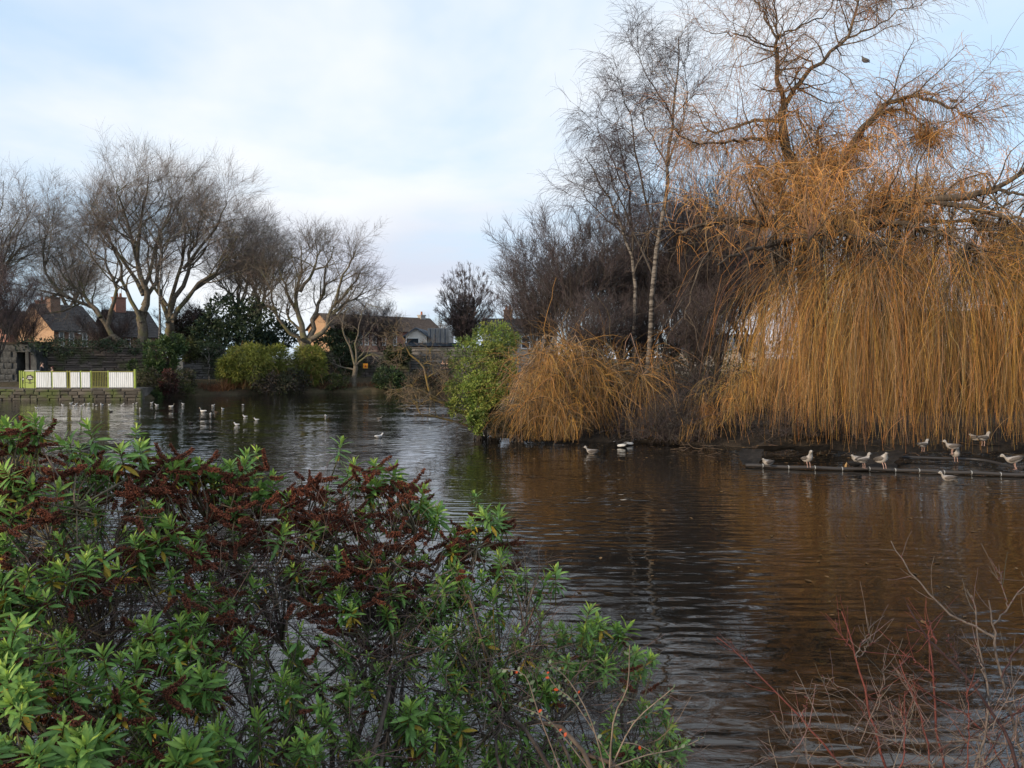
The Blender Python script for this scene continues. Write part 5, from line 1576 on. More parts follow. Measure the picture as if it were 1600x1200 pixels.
def bird(name, px, py, kind, pal, yaw, label, group=None, sc=1.0, stand=False, z=0.0, Y=None, tilt=0.0, cat=None):
    loc = onwater(px, py, z) if Y is None else at(px, py, Y)
    r = empty(name, loc, 0, label, cat or name, group)
    if Y is None and loc[1] > 26: sc *= .70
    r.rotation_euler = (0, -tilt, math.radians(yaw)); r.scale = (sc, sc, sc)
    if group == GB: sc *= .87; r.scale = (sc, sc, sc)
    b, w, bk, em, lg = bird_meshes(kind, SHAPE[kind], pal)
    up = Matrix.Translation((0, 0, .135 if stand else -.015))
    link('body', b, r, up)
    for m in w: link('wing', m, r, up)
    link('beak', bk, r, up); link('eyes', em, r, up)
    if stand:
        for m in lg: link('leg', m, r, up)
    return r


# gulls on and about the boom (sizes as young herring gulls)
GB = 'young gulls resting by the boom'
bird('gull', 1199, 727, 'hunch', 'young_gull', 200, 'hunched grey gull resting low at the boom\'s left end by the black sheet', GB, .95, z=.1)
bird('gull', 1264, 731, 'gull', 'young_gull', -80, 'pale speckled gull standing upright on the boom, facing the camera', GB, 1.12, True, z=.1, tilt=.3)
bird('gull', 1339, 722, 'hunch', 'young_gull', 190, 'grey gull hunched behind the standing one, head tucked in', GB, 1.0, z=.2)
bird('gull', 1350, 732, 'gull', 'young_gull', 14, 'mottled brown grey gull standing on the boom in profile, beak to the right', GB, 1.05, True, z=.08, tilt=.12)
bird('gull', 1383, 733, 'hunch', 'young_gull', -70, 'pale gull preening upright on the boom with its head bent down', GB, 1.15, True, z=.1, tilt=.35)
bird('gull', 1442, 706, 'gull', 'young_gull', 25, 'gull standing on the dark shore under the willow fringe, nearest the preening one', GB, .95, True, z=.3)
bird('gull', 1488, 710, 'gull', 'young_gull', 170, 'grey gull on the matting partly behind hanging twigs', GB, 1.05, True, z=.3)
bird('gull', 1494, 722, 'gull', 'young_gull', -100, 'pale gull standing in shallow water between the two boom tubes', GB, 1.0, True, z=.05, tilt=.25)
bird('gull', 1523, 688, 'hunch', 'young_gull', 120, 'pale gull up on the island bank, half hidden by the willow curtain', GB, .95, z=.45)
bird('gull', 1536, 697, 'gull', 'young_gull', 20, 'brownish gull standing on the bank under the willow curtain', GB, 1.1, True, z=.4)
bird('gull', 1588, 733, 'gull', 'young_gull', 165, 'speckled gull standing on the boom at the photo\'s right edge', GB, 1.2, True, z=.08, tilt=-.25)
bird('duck', 1336, 728, 'duck', 'coot', 15, 'dark duck lying flat on the boom below the mottled gull', None, .8, z=.08)
bird('gull', 1482, 751, 'gull', 'young_gull', 172, 'young gull with pale head swimming in front of the boom, facing left', 'swimming gulls', .85)
bird('gull', 925, 709, 'gull', 'young_gull', 178, 'big mottled young gull swimming by the low willow, facing left', 'swimming gulls', .92)
bird('duck', 971, 699, 'duck', 'tufted_duck', 160, 'black and white duck beside another under the willow edge, the left one', 'pair of black and white ducks', .8)
bird('duck', 983, 696, 'duck', 'tufted_duck', 20, 'black and white duck under the willow edge, the right one of the pair', 'pair of black and white ducks', .8)
bird('duck', 755, 684, 'duck', 'tufted_duck', 190, 'small black and white duck below the green island shrub', None, .8)
bird('gull', 592, 684, 'gull', 'gull', 30, 'white gull swimming just behind the brown seed heads', 'swimming gulls', .68)
bird('duck', 593, 654.5, 'duck', 'young_gull', 10, 'pale brownish duck swimming alone at the start of a bright ripple', None, .75)
bird('gull', 672, 641, 'gull', 'gull', -90, 'white gull swimming under the dead branch', 'swimming gulls', .7)
bird('gull', 509, 651, 'gull', 'gull', -90, 'lone white gull in the middle of the dark water, facing the camera', 'swimming gulls', .7)
bird('gull', 401, 657, 'gull', 'gull', 175, 'white gull facing left, right one of the three near the leafy shoot', 'swimming gulls', .72)
bird('gull', 383, 652, 'gull', 'gull', 170, 'white gull facing left, rearmost of the three near the leafy shoot', 'swimming gulls', .7)
bird('gull', 370, 665, 'gull', 'gull', 165, 'white gull with grey wings, nearest of the three, just above the shrub', 'swimming gulls', .78)
bird('goose', 317, 644, 'goose', 'goose', 178, 'large cream white goose with raised neck swimming left', 'white geese', .7)
bird('goose', 268, 636, 'goose', 'goose', 20, 'white goose near the shrubs right of the quay, facing right', 'white geese', .55)
bird('gull', 329, 648, 'gull', 'gull', -60, 'small pale gull between the big white goose and the brown duck', 'swimming gulls', .68)
bird('duck', 338, 645, 'duck', 'brown_duck', 185, 'brown duck swimming right behind the big white goose', None, .6)
bird('gull', 348, 640, 'gull', 'gull', -100, 'upright white gull right of the brown duck', 'swimming gulls', .7)
bird('gull', 333, 634, 'gull', 'gull', 10, 'small distant white gull behind the big white goose', 'swimming gulls', .58)
bird('duck', 380, 633, 'duck', 'tufted_duck', 15, 'tiny black and white duck before the bamboo', None, .6)
bird('coot', 173, 644, 'duck', 'coot', 178, 'black coot swimming alone over the reflection of the white panels', None, .65)
bird('coot', 298, 662, 'duck', 'coot', 178, 'black coot close behind the tall leafy shoots', None, .7)
bird('gull', 219, 640, 'gull', 'gull', -70, 'white gull off the corner of the quay wall, facing the camera', 'swimming gulls', .7)
bird('gull', 159, 634, 'gull', 'gull', -80, 'white gull sitting upright, tallest of those in front of the quay wall', 'swimming gulls', .95)
bird('gull', 237, 630, 'gull', 'gull', 0, 'white gull far back before the red shrub, the upper one', 'swimming gulls', .55)
bird('gull', 245, 634, 'gull', 'gull', 180, 'white gull before the red shrub, the lower one', 'swimming gulls', .7)
bird('gull', 286, 632, 'gull', 'gull', 170, 'white gull between the white goose and the bracken bank', 'swimming gulls', .58)
for k, (px, py) in enumerate([(57, 638), (98, 634), (111, 631), (116, 635), (119, 632), (127, 634.5), (131, 632.5), (138, 631.5), (137, 639), (171, 633), (190, 634.5), (193, 632)]):
    bird('gull', px, py, 'gull', 'gull', RNG.choice([0, 180, 20, 160, -40]), 'tiny white gull in the flock along the foot of the quay wall', 'flock of gulls below the quay', RNG.uniform(.52, .65))
for px, py in ((209, 632), (213.5, 630.5), (151, 634), (146, 632)):
    bird('duck', px, py, 'duck', 'tufted_duck', RNG.choice([0, 180]), 'tiny black and white duck among the gulls below the quay', 'ducks below the quay', .55)
bird('pigeon', 1349, 97, 'hunch', 'pigeon', 160, 'grey pigeon perched high in the willow\'s upright branches', 'pigeons in the willow', .72, Y=24.0, tilt=.5)
bird('pigeon', 1488, 160, 'gull', 'pigeon', 150, 'dark pigeon perched on the willow\'s arching right branch', 'pigeons in the willow', .62, Y=22.8, tilt=.3)

# ------------------------------------------------------------------ people
M_skin = flat('skin', (.50, .31, .23), .6, var=.05)
M_hair = flat('dark_hair', (.018, .014, .012), .7)


def skin_body(name, pts, edges, mat, parent, sub=2):
    me = bpy.data.meshes.new(name)
    me.from_pydata([p[:3] for p in pts], edges, [])
    o = link(name, me, parent)
    me.materials.append(mat)
    m = o.modifiers.new('skin', 'SKIN')
    if not me.skin_vertices: me.attributes.new
    sk = me.skin_vertices[0] if len(me.skin_vertices) else None
    if sk is not None:
        for i, p in enumerate(pts):
            r = p[3] if isinstance(p[3], tuple) else (p[3], p[3])
            sk.data[i].radius = r
        sk.data[0].use_root = True
    m.use_smooth_shade = True
    s = o.modifiers.new('sub', 'SUBSURF'); s.levels = sub; s.render_levels = sub
    return o


def person(label, loc, rz, h, coat, trousers, hood=None, group=None, arm=.25):
    k = h / 1.75
    r = empty('person', loc, rz, label, 'person', group)
    def S(pts): return [tuple(c * k for c in p[:3]) + ((tuple(q * k for q in p[3]) if isinstance(p[3], tuple) else p[3] * k),) for p in pts]
    body = [(0, 0, .95, (.15, .11)), (0, 0, 1.15, (.14, .1)), (0, 0, 1.38, (.17, .1)), (0, .0, 1.5, .06), (0, .015, 1.57, .055), (0, .02, 1.65, (.075, .09)), (0, .02, 1.72, (.06, .07)),
            (.1, 0, .9, .085), (.11, .02, .5, .06), (.11, -.02, .09, .045), (.11, .12, .03, .035),
            (-.1, 0, .9, .085), (-.11, .02, .5, .06), (-.11, -.02, .09, .045), (-.11, .12, .03, .035),
            (.2, 0, 1.42, .06), (.24, -.02, 1.14, .048), (.2, .16, .98, .036), (.18, .24, .97, .03),
            (-.2, 0, 1.42, .06), (-.24, -.02, 1.14, .048), (-.2, .16, .98, .036), (-.18, .24, .97, .03)]
    E = [(0, 1), (1, 2), (2, 3), (3, 4), (4, 5), (5, 6), (0, 7), (7, 8), (8, 9), (9, 10), (0, 11), (11, 12), (12, 13), (13, 14), (2, 15), (15, 16), (16, 17), (17, 18), (2, 19), (19, 20), (20, 21), (21, 22)]
    skin_body('body', S(body), E, M_skin, r)
    ct = [(0, 0, .9, (.18, .14)), (0, 0, 1.15, (.175, .13)), (0, 0, 1.36, (.2, .13)), (0, 0, 1.48, (.1, .085)), (.21, 0, 1.41, .078), (.25, -.02, 1.14, .066), (.205, .13, 1.0, .054), (-.21, 0, 1.41, .078), (-.25, -.02, 1.14, .066), (-.205, .13, 1.0, .054)]
    skin_body('coat', S(ct), [(0, 1), (1, 2), (2, 3), (2, 4), (4, 5), (5, 6), (2, 7), (7, 8), (8, 9)], coat, r)
    tr_ = [(0, 0, .92, (.155, .12)), (.1, 0, .86, .098), (.11, .02, .5, .075), (.11, -.02, .12, .06), (-.1, 0, .86, .098), (-.11, .02, .5, .075), (-.11, -.02, .12, .06)]
    skin_body('trousers', S(tr_), [(0, 1), (1, 2), (2, 3), (0, 4), (4, 5), (5, 6)], trousers, r)
    hr = [(0, -.02, 1.68, (.085, .08)), (0, -.0, 1.74, (.08, .07)), (0, -.055, 1.6, (.075, .05))]
    skin_body('hood' if hood else 'hair', S(hr), [(0, 1), (0, 2)], hood or M_hair, r)
    f = Acc()
    f.tubes(np.array([[(0, .10, 1.655), (0, .125, 1.635)]]) * k, [[.012 * k, .016 * k]], 6, None, True); f.build('nose', M_skin, r)
    e = Acc()
    for s in (-1, 1): e.tubes(np.array([[(s * .032, .095, 1.668), (s * .032, .106, 1.668)]]) * k, [[.011 * k, .008 * k]], 6, None, True)
    e.build('eyes', M_black, r)
    e = Acc().box((-.026 * k, .09 * k, 1.603 * k), (.026 * k, .104 * k, 1.611 * k)); e.build('mouth', flat('lips', (.3, .12, .1)), r)
    return r


M_navy = flat('navy_coat', (.012, .015, .026), .8)
M_maroon = flat('maroon_coat', (.075, .014, .018), .8)
M_jean = flat('dark_trousers', (.02, .022, .03), .8)
p1_ = at(66, 600, 50.4); person('person in dark navy coat with short dark hair behind the white railing, looking right', (p1_[0], 50.4, QZ), math.radians(-75), 1.66, M_navy, M_jean)
p2_ = at(82, 600, 50.6); person('small person in dark red hooded coat behind the white railing', (p2_[0], 50.6, QZ), math.radians(150), 1.36, M_maroon, M_jean, M_maroon)
for px, lb, c, z in ((692, 'distant person in dark coat on the far path behind the dead branches, the left one', M_navy, 588), (699, 'distant person in dark coat on the far path, the right one', M_jean, 592)):
    q = at(px, 600, 65); person(lb, (q[0], 65, 1.0), math.radians(180 if px < 695 else 120), 1.5, c, M_jean)
# ------------------------------------------------------------------ near shrubs with lance leaves and brown seed heads
TOPLINE = np.array([(-60, 640), (0, 632), (60, 628), (100, 650), (160, 690), (230, 668), (300, 668), (340, 700), (380, 682), (440, 742), (480, 712), (520, 700), (590, 688), (640, 720), (680, 765), (705, 800), (740, 768), (790, 768), (802, 830), (850, 885), (900, 935), (960, 930), (1000, 985), (1040, 1050), (1070, 1130), (1090, 1210)], float)


def top_py(px): return np.interp(px, TOPLINE[:, 0], TOPLINE[:, 1])


def depthf(px, py): return 1.80 + .80 * (1200 - py) / 550 + 1.3 * np.clip(px, 0, 1200) / 1000


# --- leaf: folded along the midrib, drooping to the tip
def leaf_arr(L, W, droop, fold=.22):
    st = np.array([(0, .10), (.12, .45), (.35, .95), (.6, 1.0), (.82, .62), (1.0, .02)])
    V, T, Q = [], [], []
    for t, w in st:
        x = L * t; z = -droop * L * t * t
        hw = W * .5 * w
        V += [(x, -hw, z + fold * hw), (x, 0, z), (x, hw, z + fold * hw)]
    for k in range(len(st) - 1):
        a = 3 * k
        Q += [(a, a + 3, a + 4, a + 1), (a + 1, a + 4, a + 5, a + 2)]
    return np.array(V), Q


G_YOUNG = np.array((.36, .49, .09)); G_FULL = np.array((.20, .365, .08)); G_OLD = np.array((.125, .25, .07)); G_YEL = np.array((.45, .32, .04))


def shoot_leaves(n_nodes, Ls, seed):
    """list of (matrix, leaf size, colour) for a shoot along +Z with pairs of leaves at right angles"""
    r = np.random.default_rng(seed)
    out = []
    zt = .035 + n_nodes * .0085
    z = zt; spin = r.uniform(0, 6.28)
    for i in range(n_nodes):
        f = i / (n_nodes - 1)
        L = Ls * (min(1, .42 + .22 * i) * (1 - .15 * f)) * r.uniform(.88, 1.1)
        el = 82 - 110 * f ** .8 + r.normal(0, 5)        # degrees above horizontal
        col = (G_YOUNG * (1 - min(1, i / 3)) + G_FULL * min(1, i / 3)) if i < 4 else (G_FULL * (1 - f) + G_OLD * f)
        for s in (0, 1):
            a = spin + s * math.pi + r.normal(0, .12)
            e = math.radians(el + r.normal(0, 6))
            c = col * r.uniform(.82, 1.15)
            if f > .7 and r.uniform() < .12: c = G_YEL * r.uniform(.7, 1)
            M = Matrix.Translation((0, 0, z)) @ Matrix.Rotation(a, 4, 'Z') @ Matrix.Rotation(-e, 4, 'Y') @ Matrix.Rotation(r.normal(0, .25), 4, 'X')
            out.append((M, L, c, .12 + .22 * r.uniform()))
        spin += math.pi / 2
        z -= .0085 * r.uniform(.8, 1.3)
    return out, zt


def shoot_stem(zt, seed):
    r = np.random.default_rng(seed)
    P = np.array([[(0, 0, -.06), (r.normal(0, .004), r.normal(0, .004), zt * .4), (0, 0, zt)]])
    col = np.array((.20, .17, .03)) if seed % 3 == 0 else np.array((.10, .10, .035))
    return P, np.array([[.0028, .0026, .0016]]), col


M_hleaf = attr_mat('hebe_leaves', rough=.5, spec=.3, transl=.25, var=.38, vscale=55)
SHOOTS, SHOOT_DEF = [], []
for k in range(12):
    nn = [9, 11, 8, 12, 10, 7, 13, 9, 6, 11, 10, 12][k]
    lv, zt = shoot_leaves(nn, [.074, .082, .07, .084, .078, .066, .08, .072, .062, .084, .07, .078][k], 100 + k)
    a = Acc()
    for M, L, c, dr in lv:
        V, Q = leaf_arr(L, L * .25, dr)
        V = np.array([M @ Vector(v) for v in V]); cc = np.tile(c, (len(V), 1))
        cc[1::3] *= 1.35
        a.add(V, Q, None, np.clip(cc, 0, .9))
    P, R, c = shoot_stem(zt, k)
    a.tubes(P, R, 4, np.tile(c, (1, 1)))
    SHOOTS.append(a.mesh('shoot', M_hleaf, True)); SHOOT_DEF.append((lv, zt, k))
# separate leaves for the nearest shoots: a few shared leaf meshes
LEAFM = {}


def leaf_mesh(i, c):
    key = (i, int(c[0] * 20), int(c[1] * 20))
    if key not in LEAFM:
        V, Q = leaf_arr(1.0, .27, (.14, .22, .3)[i]); cc = np.tile(np.array(c), (len(V), 1)); cc[1::3] *= 1.35
        LEAFM[key] = Acc().add(V, Q, None, np.clip(cc, 0, .9)).mesh('leaf', M_hleaf, True)
    return LEAFM[key]


STEMM = []
for k in range(12):
    P, R, c = shoot_stem(SHOOT_DEF[k][1], k); STEMM.append(Acc().tubes(P, R, 4, np.tile(c, (1, 1))).mesh('shoot_stem', M_hleaf, True))

# --- brown dried flower spikes, made of small open capsules round a curved stalk
M_spike = attr_mat('dry_seed_heads', rough=.9, spec=.1, var=.3, vscale=60)
SPIKES, SPIKES_LOW = [], []
for k in range(16):
    low = k >= 10
    r = np.random.default_rng(300 + k)
    L = r.uniform(.06, .112); bend = r.uniform(-.4, 1.0)
    a = Acc()
    n = int(L / .0021)
    t = np.linspace(0, 1, 12)
    ang = bend * t
    Px = np.cumsum(np.cos(ang)) * L / 12; Pz = np.cumsum(np.sin(ang)) * L / 12
    ax = np.stack([Px, np.zeros(12), Pz], 1)
    a.tubes(ax[None], np.linspace(.0042, .002, 12)[None], 5, np.array([(.05, .022, .016)]))
    for i in range(int(n * (1.1 if low else 3.6))):
        f = r.uniform(.03, 1); j = min(int(f * 11), 10); p = ax[j] + (ax[j + 1] - ax[j]) * (f * 11 - j)
        tg = nrm(ax[j + 1] - ax[j]); pr = r.normal(size=3); pr = nrm(pr - tg * pr.dot(tg))
        d = nrm(pr + tg * r.uniform(.1, .7)); rad = .0083 * (1 - .5 * f ** 3) * r.uniform(.7, 1.15)
        s = (.0038 if low else .0022) * r.uniform(.7, 1.3)
        q = p + d * rad; b = p + d * rad * .3
        u = nrm(np.cross(d, r.normal(size=3))); w = np.cross(d, u)
        col = np.array((.15, .054, .033)) * r.uniform(.45, 1.6)
        V = [b, q + u * s, q + w * s, q - u * s, q - w * s, q + d * s * 1.6]
        a.add(V, None, [(0, 2, 1), (0, 3, 2), (0, 4, 3), (0, 1, 4), (1, 2, 5), (2, 3, 5), (3, 4, 5), (4, 1, 5)], col)
    (SPIKES_LOW if low else SPIKES).append(a.mesh('seed_head', M_spike, False))


def orient(loc, d, spin, sc, axis='Z'):
    q = Vector(d).to_track_quat(axis, 'Y').to_matrix().to_4x4()
    return Matrix.Translation(Vector(loc)) @ q @ Matrix.Rotation(spin, 4, axis) @ Matrix.Diagonal((sc, sc, sc, 1))


def brown_w(px, py):
    g = lambda cx, cy, sx, sy: math.exp(-((px - cx) / sx) ** 2 - ((py - cy) / sy) ** 2)
    return min(1, 1.2 * g(470, 805, 190, 95) + 1.2 * g(590, 740, 120, 70) + .95 * g(230, 750, 280, 80) + .55 * g(120, 1130, 190, 70) + .45 * g(740, 850, 70, 40) + .25 * g(340, 1000, 200, 60) + .45 * g(30, 800, 90, 110) + .4 * g(560, 900, 140, 50))


FACES = {}
M_hwood = two_tone('shrub_wood', (0.04, 0.03, 0.026), (0.10, 0.078, 0.062), 12, bmp=.5, bdist=.004)


def sample_px(x0, x1, n, wfun, rng, y1=1230, off=45):
    out = []
    while len(out) < n:
        px = rng.uniform(x0, x1); py = rng.uniform(600, y1)
        if py < top_py(px) + off: continue
        if rng.uniform() < wfun(px, py): out.append((px, py))
    return np.array(out)


def hebe(label, x0, x1, n_sh, n_sp, root_xy, seed, gaps=(), near=14, edge=True):
    rng = np.random.default_rng(seed)
    base = np.array((root_xy[0], root_xy[1], .9))
    root = empty('hebe_shrub', base, 0, label, 'shrub', 'near shrubs at the pond edge')
    def gapw(px, py):
        v = 1.0
        for gx, gy, sx, sy, s in gaps: v *= 1 - s * math.exp(-((px - gx) / sx) ** 2 - ((py - gy) / sy) ** 2)
        return v
    wg = lambda px, py: (.30 + .70 * (1 - brown_w(px, py))) * gapw(px, py)
    wb = lambda px, py: (.04 + brown_w(px, py)) * (.3 + .7 * gapw(px, py))
    tips_g = sample_px(x0, x1, n_sh, wg, rng)
    # shoots that stand up along the shrub's top line
    if edge:
        ex = rng.uniform(max(x0, -20), min(x1, 1040), int((x1 - x0) / 16))
        tips_g = np.vstack([tips_g, np.stack([ex, top_py(ex) + np.where(rng.uniform(0, 1, len(ex)) < .15, 12, rng.uniform(40, 80, len(ex)))], 1)])
    tips_b = sample_px(x0, x1, n_sp // 3, wb, rng, off=30)
    pos, kind = [], []
    for arr, kd in ((tips_g, 'g'), (tips_b, 'b')):
        for px, py in arr:
            nearedge = py < top_py(px) + 60
            Y = depthf(px, py) + (abs(rng.normal(0, .10)) if rng.uniform() < .55 or nearedge else rng.uniform(.05, .65))
            pos.append(at(px, py, Y)); kind.append(kd)
    pos = np.array(pos); kind = np.array(kind)
    # branching: tips -> side branches -> main stems -> root
    nm = max(6, len(pos) // 22); ns = max(20, len(pos) // 5)
    mains = pos[rng.choice(len(pos), nm, replace=False)]
    mains = mains + (base - mains) * np.array((.42, .42, .50)) + rng.normal(0, .05, (nm, 3)) + np.array((0, .16, -.03))
    subs = pos[rng.choice(len(pos), ns, replace=False)]
    subs = subs + (base - subs) * np.array((.16, .16, .2)) + rng.normal(0, .05, (ns, 3))
    wood = []
    def bez(a, b, da, sag, K=8):
        m = a * .5 + b * .5 + da * np.linalg.norm(b - a) * .25 + rng.normal(0, .06, 3) * np.linalg.norm(b - a)
        return cr(np.array([a, m, b]), K)
    up = np.array((0, 0, 1.))
    A, Ar = [], []
    for m in mains:
        s = base + np.array((rng.normal(0, .16), rng.normal(0, .12), -.05))
        A.append(bez(s, m, up * .6 + rng.normal(0, .3, 3), 0)); Ar.append(np.linspace(.0095, .0055, 8) * rng.uniform(.7, 1.3))
    for s in subs:
        j = np.argmin(np.linalg.norm(mains - s, axis=1) + .8 * np.maximum(0, mains[:, 2] - s[2]))
        A.append(bez(mains[j], s, up * .1 + rng.normal(0, .3, 3), 0)); Ar.append(np.linspace(.005, .0033, 8) * rng.uniform(.8, 1.2))
    A = np.array(A); Ar = np.array(Ar)
    Acc().tubes(A[:nm] - base, Ar[:nm], 6).build('woody_stems', M_hwood, root, True)
    bt = Acc().tubes(A[nm:] - base, Ar[nm:], 5, vcol(len(A) - nm, (.11, .085, .065), .25))
    dirs = []
    T_, Tr_ = [], []
    for p, kd in zip(pos, kind):
        j = np.argmin(np.linalg.norm(subs - p, axis=1) + 1.2 * np.maximum(0, subs[:, 2] - p[2] + .02))
        o = p - base; o[2] = 0
        d = nrm(np.array((0, 0, .95)) + nrm(o) * .30 + np.array((0, -.22, 0)) + rng.normal(0, .32, 3)) if kd == 'g' else nrm(np.array((0, 0, .5)) + nrm(o) * .4 + rng.normal(0, .5, 3))
        dirs.append(d)
        s = subs[j]; e = p - d * .055
        T_.append(cr(np.array([s, s * .5 + e * .5 - d * .03 + rng.normal(0, .02, 3), e]), 6)); Tr_.append(np.linspace(.0034, .0024, 6))
    bt.tubes(np.array(T_) - base, np.array(Tr_), 4, vcol(len(T_), (.12, .095, .06), .25))
    bt.build('branches', M_twig, root, True, kind='stuff')
    # fine dead twigs
    S, D, r, t, ix = kids(np.concatenate([A[nm:]]), Ar[nm:], 10, .05, .98, 25, 80, rng=rng)
    P2, R2 = grow(S, D, rng.uniform(.10, .42, len(S)), .0017, 6, .16, (0, 0, .01), .5, rng=rng)
    S, D, r, t, ix = kids(P2, R2, 2, .2, .95, 25, 70, rng=rng)
    P3, R3 = grow(S, D, rng.uniform(.05, .2, len(S)), .0011, 5, .14, (0, 0, 0), .6, rng=rng)
    a = Acc().tubes(P2 - base, R2, 3, vcol(len(P2), (.095, .072, .062), .3)).tubes(P3 - base, R3, 3, vcol(len(P3), (.085, .06, .055), .3))
    a.build('fine_twigs', M_twig, root, kind='stuff')
    # place shoots and seed heads
    gi = [i for i in range(len(pos)) if kind[i] == 'g']
    dist = {i: pos[i][1] for i in gi}
    inframe = sorted(gi, key=lambda i: dist[i])
    sep = set(inframe[:near])
    for i in gi:
        v = int(rng.integers(0, 12)); sc = rng.uniform(.5, 1.0)
        M = orient(pos[i] - dirs[i] * .045 - base, dirs[i], rng.uniform(0, 6.28), sc)
        if i in sep:
            lv, zt, k = SHOOT_DEF[v]
            sh = link('leafy_shoot', STEMM[v], root, M)
            for (Ml, L, c, dr) in lv:
                link('leaf', leaf_mesh(0 if dr < .18 else 1 if dr < .26 else 2, c), sh, Ml @ Matrix.Diagonal((L, L, L, 1)))
        else:
            link('leafy_shoot', SHOOTS[v], root, M)
    nsd = 0; extra = Acc()
    order = sorted(range(len(pos)), key=lambda i: pos[i][1])
    for i in order:
        if kind[i] == 'g':
            if rng.uniform() > .05 + .5 * 0: continue
            m = 1
        else: m = int(rng.integers(2, 5))
        for q in range(m):
            az_ = rng.choice([0.15, 2.9, 5.6, 3.9]) + rng.normal(0, .75); d = nrm(np.array((math.cos(az_), math.sin(az_) * .8, rng.normal(-.08, .34))))
            s = pos[i] - dirs[i] * rng.uniform(.02, .08) + rng.normal(0, .008, 3)
            X = Vector(d); Yv = Vector((0, 0, 1)).cross(X).normalized(); Z = X.cross(Yv)
            R_ = Matrix((X, Yv, Z)).transposed().to_4x4()
            sc = rng.uniform(.8, 1.2)
            Ms = Matrix.Translation(Vector(s - base)) @ R_ @ Matrix.Diagonal((sc, sc, sc, 1))
            nsd += 1; sm = random.choice(SPIKES if nsd <= 300 else SPIKES_LOW)
            if nsd <= 300: link('seed_head', sm, root, Ms)
            else:
                n_ = len(sm.vertices); v_ = np.empty(n_ * 3, np.float32); sm.vertices.foreach_get('co', v_)
                v_ = v_.reshape(-1, 3) @ np.array(Ms.to_3x3()).T + np.array(Ms.translation)
                if id(sm) not in FACES:
                    FACES[id(sm)] = ([tuple(p.vertices) for p in sm.polygons if len(p.vertices) == 4], [tuple(p.vertices) for p in sm.polygons if len(p.vertices) == 3])
                extra.add(v_, *FACES[id(sm)], C=np.array((.145, .052, .032)))
    if extra.n: extra.build('seed_heads', M_spike, root, kind='stuff')
    return root


hebe('near leafy shrub filling the lower left corner, large green leaves, some brown seed heads', -70, 235, 290, 300, (-1.05, 2.2), 21, gaps=[(205, 960, 100, 70, .92), (150, 1080, 80, 50, .4), (60, 705, 60, 20, .4)], near=14)
hebe('near shrub second from the left, green shoots above a band of brown seed heads', 215, 470, 195, 345, (-.72, 2.4), 24, gaps=[(230, 960, 80, 70, .92), (440, 1000, 80, 100, .9), (400, 1130, 70, 70, .7), (400, 900, 90, 40, .5)], near=14)
hebe('near shrub crowded with dark red brown seed heads, its peak against the water', 450, 715, 185, 400, (-.4, 2.5), 22, gaps=[(450, 1020, 80, 100, .9), (500, 1140, 100, 60, .8), (650, 1075, 70, 40, .75), (690, 900, 50, 60, .6)], near=14)
hebe('right near shrub of smaller green leaves hanging out over the water', 690, 1075, 265, 75, (.25, 2.6), 23, gaps=[(850, 960, 70, 70, .9), (930, 1130, 110, 60, .75), (780, 930, 60, 70, .75), (850, 1150, 80, 60, .6)], near=12)

# tall shoots that stand clear against the pond
# ------------------------------------------------------------------ grey leaved arching shrub in front of it
M_gl = attr_mat('grey_leaves', rough=.6, transl=.2, var=.2, vscale=30)
cs = [([(950, 1260), (958, 1130), (980, 1075), (984, 1008)], .004), ([(957, 1195), (990, 1130), (1040, 1085), (1052, 1075)], .003), ([(980, 1130), (1010, 1118), (1030, 1098)], .0022),
      ([(952, 1230), (925, 1130), (890, 1065), (858, 1037)], .003), ([(880, 1215), (840, 1110), (820, 1055), (783, 1045)], .0026), ([(952, 1200), (1010, 1180), (1060, 1170), (1100, 1152)], .0028),
      ([(930, 1215), (880, 1150), (850, 1120), (800, 1100)], .0026), ([(957, 1190), (900, 1100), (870, 1075), (850, 1045)], .0022), ([(970, 1160), (1000, 1165), (1040, 1190), (1060, 1215)], .002)]
cb = at(960, 1300, 2.5)
gs = empty('grey_leaved_shrub', (cb[0], 2.55, .9), 0, 'thin arching shrub with small grey green leaves and a few orange red ones', 'shrub')
gb = np.array((cb[0], 2.55, .9))
P = np.array([cr(np.array([at(px, py, 2.45 + .02 * i * (k % 3 - 1)) for i, (px, py) in enumerate(p)]), 10) for k, (p, r) in enumerate(cs)])
R = np.array([np.linspace(r, r * .4, 10) for _, r in cs])
Acc().tubes(np.concatenate([P, [cr(np.array([gb, at(950, 1250, 2.47)]), 10)]]) - gb, np.concatenate([R, [np.full(10, .005)]]), 5).build('stems', two_tone('pale_stem', (.13, .10, .08), (.24, .19, .15), 20, bmp=0), gs, True)
def oval(c):
    V, Q = leaf_arr(1, .55, .1, .1); return Acc().add(V, Q, None, c).mesh('leaf', M_gl, True)
OV = [oval((.12, .17, .11)), oval((.16, .21, .15)), oval((.10, .145, .085)), oval((.48, .08, .03))]
cnt = 0
for k in range(len(P)):
    for f in np.linspace(.25, 1, 11):
        j = min(int(f * 9), 8); p = P[k, j] + (P[k, j + 1] - P[k, j]) * (f * 9 - j); tg = nrm(P[k, j + 1] - P[k, j])
        for s in (-1, 1):
            if RNG.uniform() < .35: continue
            d = nrm(np.cross(tg, (0, 1, .3)) * s + tg * .5 + RNG.normal(0, .25, 3))
            sc = RNG.uniform(.011, .021)
            link('leaf', OV[3] if RNG.uniform() < .06 else OV[RNG.integers(0, 3)], gs, orient(p - gb, d, RNG.uniform(-.6, .6), sc, 'X'))

